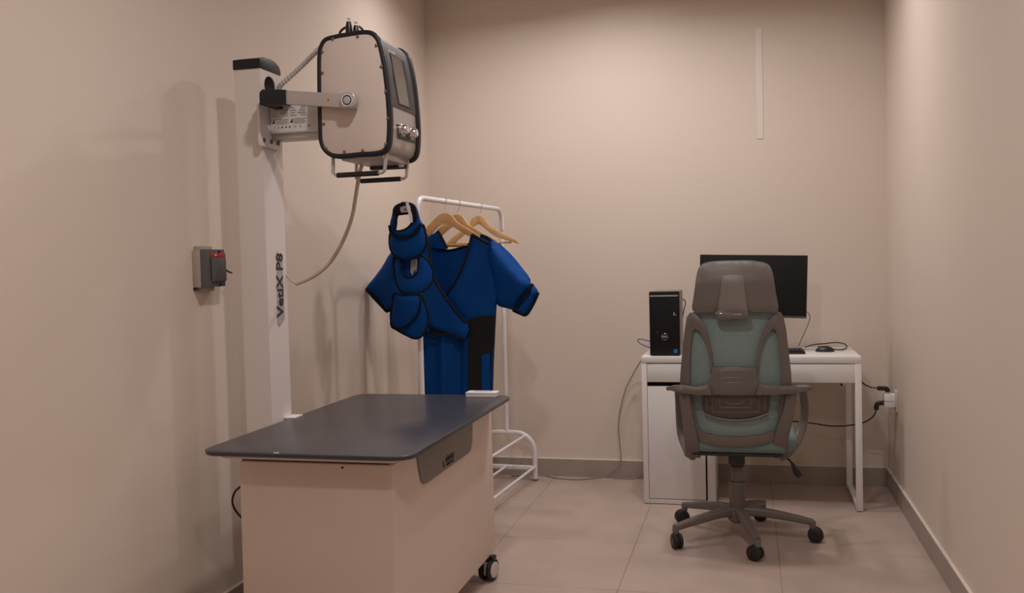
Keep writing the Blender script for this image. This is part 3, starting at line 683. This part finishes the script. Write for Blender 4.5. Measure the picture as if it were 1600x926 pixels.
# ================================================================== thyroid collars on the near post
def bib(t, px, Yc, trim=None, puff=.02, depth=None, name='bib', holes=(), th=.006, lab=None):
    d = depth or (lambda x, z: Yc)
    o = obj(name, panel(px2(px, Yc, 3), d, th, .014, [px2(h, Yc, 3) for h in holes], puff=puff, pr=.05, back=puff*.3), 'blue', t, label=lab)
    P = px2(px, Yc, 3)
    obj('binding', seam(P, d, .0045, .002, closed=True), 'trimblack', o)
    for h in holes: obj('binding', seam(px2(h, Yc, 3), d, .004, .002, closed=True), 'trimblack', o)
    return o
Y1 = -1.40
t = thing('thyroid_collar', 'topmost blue thyroid shield collar with an open neck ring and black straps', 'collar', atY(637, 405, Y1), 0, 'blue thyroid collars hanging from the near rack post')
bib(t, [(609, 369), (612, 362), (625, 364), (645, 358), (660, 350), (665, 362), (667, 380), (661, 394), (648, 403), (634, 406), (620, 402), (612, 393), (609, 382)], Y1, puff=.03)
d1 = lambda x, z: Y1-.03
nb = obj('neck_band', panel(px2([(614, 330), (620, 320), (633, 315), (646, 319), (652, 330), (655, 342), (659, 352), (651, 362), (640, 369), (625, 371), (613, 364), (609, 352), (612, 338)], Y1-.03, 3), d1, .012, .012, [px2([(621, 337), (630, 334.5), (642, 334), (647, 341), (643, 351), (633, 359), (619, 360.5), (619.5, 350)], Y1-.03, 3)], puff=.012, pr=.02, back=.01), 'blue', t)
obj('binding', seam(px2([(621, 337), (630, 334.5), (642, 334), (647, 341), (643, 351), (633, 359), (619, 360.5), (619.5, 350)], Y1-.03, 3), d1, .005, .010, closed=True), 'trimblack', nb)
obj('binding', seam([tuple(v) for v in cr(px2([(610, 352), (613, 364), (625, 371), (640, 369), (651, 362), (660, 350)], Y1-.03), 4)], d1, .006, .012), 'trimblack', nb)
obj('strap', panel(px2([(614, 327), (619, 320), (633, 315), (646, 319), (650, 328), (652, 340), (648, 345), (643, 336), (640, 332), (627, 333), (618, 336), (614, 334)], Y1-.045, 3), lambda x, z: Y1-.047, .008, .012, puff=.005, pr=.01), 'trimblack', t, label='black neck strap')
obj('velcro_patch', panel(px2([(625, 324), (634, 321), (641, 321), (642, 331), (627, 332)], Y1-.052), lambda x, z: Y1-.055, .003, .02), 'greystripe', t, label='pale grey fastening patch')
obj('strap_tab', panel(px2([(634, 316), (638, 316), (641, 326), (644, 336), (645, 347), (641, 348), (639, 336)], Y1-.055), lambda x, z: Y1-.058, .003, .02), 'paper', t, label='white tab')
obj('patch_stud', lathe(Vector((atY(633, 327, Y1-.056).x, Y1-.056, atY(633, 327, Y1-.056).z)), (0, -1, 0), [(0, .005), (.002, .004)], 10), 'bezel', t)
Y2 = -1.385
t = thing('thyroid_collar', 'middle blue thyroid shield collar shaped as a wide open ring', 'collar', atY(641, 465, Y2), 0, 'blue thyroid collars hanging from the near rack post')
d2_ = lambda x, z: Y2+.5*(x-atY(641, 430, Y2).x)**2*8
bib(t, [(612, 418), (612, 405), (622, 399), (640, 398), (656, 398), (667, 408), (673, 422), (673, 438), (664, 452), (650, 460), (635, 460), (622, 452), (615, 438)], Y2, puff=.012, name='ring', depth=d2_, holes=[[(630, 404), (641, 403), (652, 404), (653, 416), (650, 428), (643, 433.5), (633, 433), (627, 425), (627, 412)]], lab='wide open ring with black edges')
Ycy = Y2+.03
obj('inner_lining', panel(px2([(613, 404), (643, 403), (643, 437), (632, 440), (619, 434), (613, 420)], Ycy, 2), lambda x, z: Ycy, .005, .03), 'blue', t)
obj('strap_tab', panel(px2([(643, 402), (651, 402), (650, 418), (645, 430), (642, 425)], Ycy), lambda x, z: Ycy-.006, .003, .02), 'greystripe', t, label='pale grey tab inside the ring')
obj('strap', panel(px2([(613, 402), (620, 397), (628, 397), (620, 404), (616, 412)], Y2-.02), lambda x, z: Y2-.02, .004, .02), 'trimblack', t)
Y3 = -1.395
t = thing('thyroid_collar', 'lowest blue thyroid shield collar with two overlapping rounded bibs', 'collar', atY(641, 528, Y3), 0, 'blue thyroid collars hanging from the near rack post')
bib(t, [(655, 458), (663, 470), (669, 490), (668, 510), (660, 524), (650, 529), (636, 524), (620, 515), (611, 507), (616, 480), (635, 462)], Y3+.02, puff=.014, name='rear_bib', lab='rear bib layer')
bib(t, [(616, 458), (630, 461), (648, 460), (656, 462), (657, 474), (653, 489), (645, 501), (634, 510), (624, 513), (614, 509), (611, 500), (611, 488), (614, 472)], Y3-.005, puff=.02, name='front_bib', lab='front bib layer')

# ================================================================== desk
DX0, DX1, DY0, DY1, DH = -1.2286, -.1786, -.540, -.04, .75
t = thing('desk', 'white desk with a left cabinet, drawers and open metal right leg frame', 'desk', ((DX0+DX1)/2, (DY0+DY1)/2, 0))
obj('desktop', box((DX0, DY0, DH-.032), (DX1, DY1, DH), .002), 'desk', t)
ap = DH-.032
obj('side_panel', box((DX0, DY0+.001, .004), (DX0+.026, DY1, ap-.001), .001), 'desk', t)
obj('side_panel', box((-.911, DY0+.006, .004), (-.872, DY1, ap-.001), .001), 'desk', t)
obj('cabinet_back', box((DX0+.026, DY1-.012, .03), (-.911, DY1-.004, ap-.001)), 'desk', t)
obj('cabinet_floor', box((DX0+.026, DY0+.02, .03), (-.911, DY1-.012, .045)), 'desk', t)
obj('grip_gap_shade', box((DX0+.027, DY0+.03, .57), (-.912, DY0+.034, ap-.002)), 'matte', t, label='black sheet painting the shade in the grip gap above the cabinet door')  # sheet behind the gap, its black stands for shade
obj('cabinet_drawer', box((DX0+.028, DY0+.002, .622), (-.9145, DY0+.020, ap-.004), .001), 'desk', t)
obj('cabinet_door', box((DX0+.028, DY0+.002, .030), (-.919, DY0+.020, .600), .001), 'desk', t)
obj('plinth', box((DX0+.026, DY0+.006, .003), (-.911, DY0+.022, .026), .001), 'desk', t)
obj('door_gap_shade', box((-.9188, DY0+.004, .03), (-.9118, DY0+.012, .60)), 'matte', t)  # black strip painting the shade in the gap beside the door
obj('wide_drawer', box((-.869, DY0+.002, .624), (DX1-.028, DY0+.020, ap-.004), .001), 'desk', t)
obj('drawer_box', box((-.85, DY0+.02, .635), (DX1-.05, DY1-.05, .648)), 'desk', t)
obj('back_rail', box((-.872, DY1-.016, .60), (DX1-.03, DY1-.004, ap-.001)), 'desk', t)
lg = obj('leg_frame', box((DX1-.030, DY0+.001, .004), (DX1, DY0+.031, ap), .0015), 'desk', t, label='white metal right leg frame')
obj('rear_leg', box((DX1-.030, DY1-.045, .004), (DX1, DY1-.015, ap), .0015), 'desk', lg)
obj('bottom_rail', box((DX1-.029, DY0+.03, .004), (DX1-.001, DY1-.044, .030), .0015), 'desk', lg)
obj('brace', prism([(DX1-.030, .622), (DX1-.030, .54), (DX1-.115, .622)], 'Y', DY1-.040, DY1-.037), 'desk', lg)
obj('screw_hole', cyl((-.268, DY0+.0225, .612), (-.268, DY0+.035, .612), .006, 10), 'ink', t)
for x, y in ((DX0+.013, DY0+.02), (DX1-.015, DY0+.016), (DX1-.015, DY1-.03), (-.89, DY0+.02)):
    obj('glide', box((x-.011, y-.011, 0), (x+.011, y+.011, .005)), 'ink', t)

# computer tower
t = thing('computer_tower', 'black tower computer with silver strip and round logo on left of desk', 'computer', (-1.11, -.36, DH))
px0, px1, py0, pz1 = -1.187, -1.036, -.505, DH+.327
py1 = py0+.29
obj('case', box((px0+.002, py0+.018, DH+.004), (px1-.002, py1, pz1-.002), .003), 'pcside', t, label='grey steel case sides and top')
fr_ = obj('front_panel', box((px0, py0, DH+.003), (px1, py0+.020, pz1), .004, 3), 'pcfront', t, label='black perforated front')
obj('silver_strip', box((px0+.004, py0-.0015, pz1-.026), (px1-.006, py0+.001, pz1-.0195), .0005), 'silver', fr_)
lc = Vector((-1.111, py0, DH+.098))
obj('logo_ring', add_sweep(B(), [lc+Vector((.0155*math.cos(k*PI/16), -.0006, .0155*math.sin(k*PI/16))) for k in range(32)], circ(.0012, 5), True, Vector((0, 1, 0))), 'chrome', fr_)
text('logo_letters', 'DELL', .0125, lc+Vector((0, -.001, 0)), (1, 0, 0), (0, 0, 1), 'white', fr_)
obj('blue_sticker', box((-1.068, py0-.001, DH+.016), (-1.050, py0+.001, DH+.035)), 'sticker', fr_, label='small square blue sticker')
obj('usb_port', box((-1.066, py0-.0006, DH+.205), (-1.061, py0+.001, DH+.222)), 'greyink', fr_); obj('usb_port', box((-1.0575, py0-.0006, DH+.205), (-1.0535, py0+.001, DH+.212)), 'greyink', fr_)
obj('status_mark', box((-1.151, py0-.0006, DH+.115), (-1.146, py0+.001, DH+.128)), 'bezel', fr_)
for x in (px0+.02, px1-.02):
    for y in (py0+.03, py1-.03): obj('rubber_foot', cyl((x, y, DH), (x, y, DH+.006), .008, 10), 'black', t)

# monitor
mc = Vector((-.676, -.30, 1.09)); t = thing('monitor', 'thin black flat monitor standing on the desk behind the chair headrest', 'monitor', (-.676, -.24, DH))
RM = Matrix.Translation(mc) @ Matrix.Rotation(math.radians(2.0), 4, 'Y')
obj('back_shell', box((-.262, .004, -.150), (.262, .034, .155), .006, M4=RM), 'black', t)
obj('bezel', box((-.268, -.006, -.160), (.268, .006, .160), .002, M4=RM), 'black', t)
obj('screen', box((-.264, -.0068, -.148), (.264, -.004, .156), .0005, M4=RM), M['matte'], t, label='dark switched-off screen')
obj('chin', box((-.268, -.0075, -.160), (.268, -.004, -.150), .0005, M4=RM), 'bezel', t)
obj('stand_neck', box((-.705, -.262, DH+.01), (-.645, -.235, 1.06), .004), 'black', t)
obj('stand_foot', box((-.80, -.262, DH), (-.56, -.09, DH+.012), .005), 'black', t)

# keyboard
t = thing('keyboard', 'black keyboard on the desk, its right end showing past the chair', 'keyboard', (-.64, -.345, DH))
obj('base', box((-.872, -.418, DH), (-.428, -.275, DH+.014), .003), 'black', t)
bm = B()
for i in range(22):
    for j in range(6): add_box(bm, (-.864+.0195*i, -.412+.0222*j, DH+.014), (-.8475+.0195*i, -.3935+.0222*j, DH+.0205))
o = obj('keys', bm, 'dark', t, smooth=False); o['kind'] = 'stuff'
# mouse
t = thing('mouse', 'black computer mouse to the right of the keyboard', 'mouse', (-.325, -.285, DH))
bm = B(); bmesh.ops.create_uvsphere(bm, u_segments=24, v_segments=14, radius=1)
for v in bm.verts: v.co = Vector((v.co.x*.047-.325, v.co.y*.031-.285, DH+max(0, v.co.z)*.030))
obj('shell', bm, 'black', t)
obj('wheel', cyl((-.352, -.288, DH+.024), (-.352, -.282, DH+.024), .006, 12), 'glossgrey', t)

# small cables on and behind the desk
o = obj('mouse_cable', tube(cr([atZ(1299, 544.5, DH+.01), atZ(1310, 546, DH+.008), atY(1319, 545, -.20), atY(1323.5, 541, -.15), atY(1318, 536.5, -.10), atY(1305, 534.8, -.09), atY(1290, 536.5, -.10), atY(1272, 538, -.14), atZ(1258, 542, DH+.018)], 5), .0032, 6), 'black')
tag(o, 'black cable looping behind the mouse on the desk', 'cable')
o = obj('monitor_cable', tube(cr([atY(1256, 485, -.27), atY(1262, 488, -.26), atY(1265.5, 496, -.25), atY(1262, 508, -.24), atY(1255, 524, -.24), atY(1247.5, 541, -.25)], 5), .0018, 6), 'bezel')
tag(o, 'thin dark cable dropping from the monitor edge to the desk', 'cable')
o = obj('tower_cable', tube(cr([atY(1064, 466, -.20), atY(1069, 468, -.19), atY(1071, 474, -.19), atY(1068, 486, -.2), atY(1066, 500, -.21)], 5), .0028, 6), 'black')
tag(o, 'short black cable curling out behind the computer tower', 'cable')
o = obj('blue_cable', tube(cr([atY(1024, 537, -.21), atY(1012, 532, -.18), atY(1000, 529.5, -.16), atY(996.5, 532, -.15), atY(1001, 537, -.16), atY(1012, 541.5, -.2), atY(1022, 545, -.21)], 5), .0028, 6), 'bluecable')
tag(o, 'blue network cable loop sticking out left of the computer tower', 'cable')
P = [atY(1018, 552, -.10), atY(1003, 562, -.06), atY(990, 583, -.03), atY(978, 607, -.02), atY(969, 640, -.02), atY(966.5, 670, -.02), atY(969, 700, -.02), atY(970, 718, -.025), atY(963, 732, -.035), atZ(950, 740.5, .006), atZ(935, 745.5, .005), atZ(905, 748.5, .005), atZ(870, 746.5, .005), atZ(846, 742, .005), atZ(800, 735+8, .005)]
for v in P: v.y = min(v.y, -.008); v.z = max(v.z, .005)
o = obj('network_cable', tube(cr(P, 5), .0034, 6), 'greycable')
tag(o, 'long grey cable falling from the desk edge and trailing along the back skirting', 'cable')
P = [atZ(957, 746, .005), atZ(980, 747.5, .005), atZ(996, 745, .005), atY(1005, 740, -.02)]
for v in P: v.y = min(v.y, -.008); v.z = max(v.z, .004)
o = obj('floor_cable', tube(cr(P, 5), .0028, 6), 'greycable')
tag(o, 'short grey cable lying on the floor against the desk side', 'cable')

# wall socket, adapter, plugs and power leads on the right wall
t = thing('wall_socket', 'pale square wall socket low on right wall beside the desk', 'socket', (WR, -.30, .44))
obj('face_plate', box((WR-.009, -.343, .452), (WR, -.255, .556), .003), 'plate', t)
t = thing('plug_adapter', 'white cube plug adapter pushed into the wall socket', 'adapter', (-.03, -.30, .47))
obj('adapter_body', box((-.050, -.325, .474), (WR-.009, -.272, .540), .004), 'paper', t)
obj('seam_line', box((-.051, -.3262, .505), (-.005, -.271, .5075)), 'greystripe', t)
def lead(name, plugpx, leadpx, Yc, label, down):
    t = thing(name, label, 'plug', atY(*plugpx[0], Yc))
    a = atY(*plugpx[0], Yc); b = atY(*plugpx[1], Yc)
    obj('plug_body', add_sweep(B(), cr([atY(*p, Yc) for p in plugpx], 4), rrect(.022, .022, .006, 3), False, Vector((0, 1, 0))), 'black', t)
    obj('lead', tube(cr([atY(x, y, Yc+d) for x, y, d in leadpx], 5), .0035, 6), 'black', t)
lead('power_lead', ((1387, 612), (1386, 607.5), (1380, 606.5), (1371, 606)), ((1372, 606, 0), (1362, 605, 0), (1354, 602, .03), (1347, 597, .07), (1340, 590, .1)), -.30, 'upper black plug and lead running behind the desk corner', 0)
lead('power_lead', ((1381, 629), (1374, 629.5), (1370, 632), (1369, 640)), ((1369, 640, 0), (1366, 648, 0), (1357, 656, .02), (1345, 661, .05), (1320, 665, .1), (1295, 665, .12), (1270, 661, .13), (1235, 658, .13), (1180, 662, .13)), -.30, 'lower black plug with lead sagging under the desk', 1)

# ================================================================== office chair
CX, CY = -.760, -1.060; YB_ = -1.285
t = thing('office_chair', 'grey office chair with teal mesh back and headrest, facing the desk', 'chair', (CX, CY, 0))
xc = atY(1150, 560, YB_).x
def cd(off=0): return lambda x, z: YB_+off+.75*(x-xc)**2+.10*max(0, z-.85)*.5-.16*(max(0, .70-z))*-1.0
# headrest
HY = YB_-.01
hp = [(1080.5, 482), (1082, 470), (1085, 450), (1088, 428), (1093, 416), (1106, 411), (1128, 409), (1150, 408.5), (1172, 409), (1192, 412), (1203, 418), (1208, 430), (1211, 450), (1215, 470), (1216.5, 481), (1213, 487), (1190, 487.5), (1170, 486.5), (1150, 486), (1125, 486.5), (1100, 488), (1085, 487.5)]
hdp = lambda x, z: HY+.9*(x-xc)**2+.25*max(0, z-1.14)
hr = obj('headrest', panel(px2(hp, HY, 3), hdp, .010, .02, puff=.010, pr=.025), 'chairlt', t)
hp2 = [(1090, 421), (1100, 411), (1120, 407.5), (1150, 406.5), (1180, 407.5), (1199, 412), (1206, 422), (1210, 440), (1213, 470), (1205, 484), (1092, 484), (1084, 470), (1087, 445)]
obj('headrest_cushion', panel(px2(hp2, HY+.02, 3), lambda x, z: hdp(x, z)+.012, .012, .022, back=.022, pr=.04), 'teal', hr, label='teal cushion on the front of the headrest')
obj('headrest_spine', panel(px2([(1128, 431), (1144, 429), (1161, 431), (1164, 455), (1168, 487), (1121, 487), (1126, 455)], HY-.015), lambda x, z: hdp(x, z)-.018, .012, .02, puff=.002, pr=.004), 'spine', hr)
obj('height_knob', panel(px2(((1117, 490), (1121, 486), (1144, 485), (1166, 486), (1169.5, 490), (1168, 496), (1162, 499.5), (1144, 500.5), (1125, 499.5), (1119, 496)), HY-.03, 3), lambda x, z: HY-.020, .045, .012, puff=.012, pr=.022), 'glossgrey', hr, label='glossy grey adjusting block')
obj('headrest_stem', box((xc-.035, HY+.0, .992), (xc+.03, HY+.02, 1.06), .004), 'chair', hr)
# mesh back
mb = [(1080, 489), (1100, 485.5), (1150, 484.5), (1200, 485.5), (1219, 488.5), (1224, 500), (1230, 540), (1235, 580), (1238, 620), (1232, 660), (1218, 685), (1205, 694), (1150, 698), (1098, 694), (1080, 680), (1068, 655), (1063, 620), (1066, 570), (1069, 530), (1074, 500)]
md = cd(.022)
bk = obj('mesh_back', panel(px2(mb, YB_+.02, 3), md, .006, .025), 'teal', t, label='teal mesh back panel')
# frame
fdp = cd(0)
lw = [(1077, 489), (1083, 489.5), (1092, 496), (1101, 509), (1107, 526), (1111, 545), (1113, 562), (1113.5, 580), (1109.5, 580), (1108, 560), (1104, 542), (1098, 527), (1091, 517), (1085.5, 514), (1081.5, 518), (1079, 535), (1077.5, 560), (1077, 585), (1078, 606), (1083, 640), (1091, 670), (1098, 692), (1086, 688), (1074, 668), (1065, 640), (1061, 606), (1062, 585), (1065, 550), (1069, 515), (1072, 496)]
rw = [(1221, 489), (1215, 489.5), (1206, 496), (1197, 509), (1190, 526), (1184, 545), (1181, 562), (1180, 580), (1184, 580), (1186, 560), (1190, 542), (1196, 527), (1204, 517), (1209, 514), (1213, 518), (1217, 535), (1220, 560), (1222, 585), (1222, 606), (1219, 640), (1214, 670), (1206, 692), (1216, 688), (1226, 668), (1234, 640), (1238, 606), (1237, 585), (1233, 550), (1229, 515), (1225, 496)]
for P in (lw, rw): obj('back_frame', panel(px2(P, YB_), fdp, .018, .02, puff=.006, pr=.012), 'chair', t)
obj('bottom_frame', panel(px2([(1090, 677), (1110, 682), (1150, 685), (1190, 682), (1212, 676), (1211, 690), (1195, 697), (1150, 700.5), (1108, 698), (1090, 691)], YB_, 3), cd(.002), .02, .02, puff=.005, pr=.012), 'chair', t)
lum = [(1113, 574), (1147, 572.5), (1180, 574), (1184, 590), (1190, 600), (1206, 603), (1220, 606), (1220, 617), (1196, 617), (1147, 618), (1098, 617), (1076, 617), (1076, 606), (1092, 603), (1106, 599), (1111, 590)]
lb_ = obj('lumbar_bridge', panel(px2(lum, YB_-.01), cd(-.012), .022, .018, puff=.006, pr=.012), 'chair', t)
lpd = [(1096, 617), (1148, 617), (1204, 617), (1203, 635), (1199, 648), (1190, 651), (1170, 655), (1148, 657), (1128, 655), (1108, 652), (1100, 648), (1097, 635)]
lp_ = obj('lumbar_pad', panel(px2(lpd, YB_+.01), cd(.008), .012, .02, puff=.004, pr=.01), 'chairshade', t)  # shade is painted into the pad's darker plastic
# concentric ridges
def ridge(pts, par, dep, r=.0028): obj('ridge', seam([tuple(v) for v in cr(px2(pts, YB_), 3)], dep, r, .0045), 'chair', par)
ridge([(1124, 606), (1124, 593), (1128, 590), (1147, 589), (1166, 590), (1169, 593), (1169, 606)], lb_, cd(-.012))
ridge([(1131, 606), (1131, 600), (1134, 597.5), (1147, 597), (1161, 597.5), (1163, 600), (1163, 606)], lb_, cd(-.012))
ridge([(1118, 585), (1119, 580), (1128, 578.5), (1147, 578), (1166, 578.5), (1174, 580), (1175, 585)], lb_, cd(-.012))
for a, b, c_, d_ in ((1135, 1162, 627, 631), (1124, 1174, 621, 637), (1112, 1187, 619, 645)):
    ridge([(a, c_), (a+1, d_-2), (a+4, d_), (1148, d_+.5), (b-4, d_), (b-1, d_-2), (b, c_)], lp_, cd(.010), .0022)
ridge([(1103, 621), (1103, 632), (1104, 642)], lp_, cd(.010), .0028); ridge([(1196, 621), (1196, 632), (1195, 642)], lp_, cd(.010), .0028)
ridge([(1100, 648), (1120, 655), (1148, 658), (1176, 656), (1200, 648)], lp_, cd(.008), .004)
# arm cross beam and arm loops
def W(x, y, Yc): return atY(x, y, Yc)
for s, top0, top1 in ((-1, (1048, 607), (1092, 607)), (1, (1264, 606), (1206, 607))):
    P = [(1047, 604.5), (1053, 603), (1066, 602.5), (1085, 605), (1108, 600), (1112, 617), (1085, 616.5), (1062, 614), (1049, 611)] if s < 0 else [(1266, 604.5), (1250, 605), (1238, 604), (1215, 603), (1186, 599), (1182, 617), (1215, 616.5), (1236, 615.5), (1255, 613), (1266, 610)]
    obj('arm_beam', panel(px2(P, YB_-.02), lambda x, z: YB_-.025+.25*(x-xc)**2, .024, .016, puff=.006, pr=.01), 'chair', t)
for s in (-1, 1):
    if s < 0: rt, rb_, fb, ft_ = W(1068, 612, -1.27), W(1080, 708, -1.20), W(1068, 690, -1.0), W(1063, 612, -1.0)
    else: rt, rb_, fb, ft_ = W(1236, 612, -1.27), W(1221, 708, -1.20), W(1247, 690, -1.0), W(1256, 612, -1.0)
    if s < 0:
        rear = [W(1068, 608, -1.275), W(1071, 630, -1.27), W(1075, 655, -1.26), W(1079, 680, -1.24), W(1082, 700, -1.21), W(1082, 712, -1.17)]
        loop = [W(1082, 712, -1.17), W(1077, 708, -1.12), W(1070, 694, -1.05), W(1064, 675, -1.0), W(1062, 645, -.98), W(1061, 622, -.98), W(1060, 606, -.99)]
        pad = [W(1050, 607, -1.28), W(1055, 606, -1.18), W(1060, 605, -1.05), W(1064, 604, -.92)]
    else:
        rear = [W(1237, 608, -1.275), W(1235, 630, -1.27), W(1229, 655, -1.26), W(1222, 680, -1.24), W(1220, 700, -1.21), W(1221, 713, -1.17)]
        loop = [W(1221, 713, -1.17), W(1232, 706, -1.12), W(1243, 692, -1.05), W(1252, 672, -1.0), W(1257, 645, -.98), W(1256, 622, -.98), W(1254, 606, -.99)]
        pad = [W(1260, 607, -1.28), W(1258, 606, -1.18), W(1256, 605, -1.05), W(1253, 604, -.92)]
    am = obj('armrest', add_sweep(B(), cr(pad, 4), rrect(.050, .016, .006, 3), False, Vector((0, 0, 1)), scales=None), 'chair', t)
    n1 = len(cr(rear, 4)); sc = [(1+.55*min(1, max(0, i/n1-.25)*1.6), 1) for i in range(n1)]
    obj('rear_band', add_sweep(B(), cr(rear, 4), rrect(.045, .014, .006, 3), False, Vector((0, -1, 0)), scales=sc), 'chair', am)
    n2 = len(cr(loop, 4))
    obj('front_band', add_sweep(B(), cr(loop, 4), rrect(.036, .026, .008, 3), False, Vector((0, -1, .01))), 'chair', am)
    q = W(1069 if s < 0 else 1230, 619, -1.285); obj('bolt_cap', lathe(q, (0, -1, 0), [(0, .008), (.004, .008), (.005, .006)], 14), 'bezel', am)
# seat
bm = B(); pr_ = rpoly(CX-.215, CX+.255, -1.225, -.76, .09, 6)
rings = []
for z, k in ((.405, .90), (.412, .96), (.430, 1.0), (.452, 1.0), (.470, .965), (.478, .90), (.480, .5)):
    rings.append([bm.verts.new((CX+(x-CX)*k, -.9975+(y+.9975)*k, z+.012*((y+.9975)/.24)**2*(1 if z > .45 else .3))) for x, y in pr_])
for A_, C_ in zip(rings, rings[1:]):
    for j in range(len(A_)): bm.faces.new((A_[j], A_[(j+1) % len(A_)], C_[(j+1) % len(A_)], C_[j]))
bm.faces.new(list(reversed(rings[0]))); bm.faces.new(rings[-1])
obj('seat', bm, 'seatteal', t, label='teal fabric seat cushion')
obj('seat_pan', prism(rpoly(CX-.21, CX+.21, -1.215, -.80, .07, 5), 'Z', .396, .408, .003), 'black', t)
obj('tilt_mechanism', box((CX-.035, -1.15, .345), (CX+.035, -.97, .397), .006), 'black', t)
# gas lift
obj('gas_piston', cyl((CX, CY, .32), (CX, CY, .37), .031, 20), 'black', t, label='black lift piston')
obj('lift_sleeve', lathe((CX, CY, .25), (0, 0, 1), [(0, .026), (.075, .026), (.078, .024)], 22), 'chair', t)
obj('lift_sleeve', lathe((CX, CY, .09), (0, 0, 1), [(0, .030), (.02, .036), (.155, .035), (.158, .037), (.163, .037), (.166, .033)], 22), 'chair', t)
obj('lever', tube([atY(1225, 712, -1.02), atY(1234, 719, -1.04), atY(1239, 726, -1.05)], .004, 8), 'black', t)
obj('lever_paddle', add_sweep(B(), [atY(1237, 722, -1.05), atY(1241, 730, -1.05), atY(1246, 739, -1.06), atY(1250, 744, -1.06)], rrect(.030, .012, .005, 3), False, Vector((0, 1, 0)), scales=[(.35, 1), (.75, 1), (1.15, 1), (.7, .8)]), 'black', t)
# base legs and casters
hub = obj('base_hub', lathe((CX, CY, .075), (0, 0, 1), [(0, .030), (.01, .042), (.05, .048), (.065, .040)], 24), 'chair', t)
hub_l = [214, 284, 358, 70, 140]; Rr = .315
for k, (dg_, ca_) in enumerate(zip((215, 285, 359, 69, 141), (205, 60, 268, 85, 110))):
    a = math.radians(dg_); d = Vector((math.cos(a), math.sin(a), 0)); o_ = Vector((CX, CY, 0))
    P = [o_+d*.02+Vector((0, 0, .124)), o_+d*.10+Vector((0, 0, .122)), o_+d*.20+Vector((0, 0, .108)), o_+d*.275+Vector((0, 0, .095)), o_+d*(Rr+.004)+Vector((0, 0, .087))]
    lg = obj('base_leg', add_sweep(B(), cr(P, 3), rrect(.046, .034, .010, 3), False, Vector((0, 0, 1)), scales=[(1.0-.42*i/12, 1.25-.55*i/12) for i in range(13)]), 'chair', t)
    e = o_+d*Rr
    obj('leg_socket', cyl(e+Vector((0, 0, .060)), e+Vector((0, 0, .092)), .014, 14), 'chair', lg)
    ca = math.radians(ca_); ax = Vector((math.cos(ca), math.sin(ca), 0)); tr_ = Vector((-ax.y, ax.x, 0))*.012
    c0 = e+tr_+Vector((0, 0, .033))
    bm = B()
    for s in (-1, 1): lathe(c0+ax*(.012*s)-ax*.0085, ax, [(0, .027), (.003, .032), (.0085, .033), (.014, .032), (.017, .027)], 22, bm)
    cs_ = obj('caster', bm, 'rubber', lg)
    obj('caster_hood', cyl(c0-ax*.008, c0+ax*.008, .026, 14, bm=cyl(e+Vector((0, 0, .036)), e+Vector((0, 0, .062)), .008, 10)), 'black', lg)
    for s in (-1, 1): obj('caster_disc', lathe(c0+ax*(.020*s), ax*s, [(0, .019), (.0012, .019), (.0018, .014)], 18), 'black', lg)
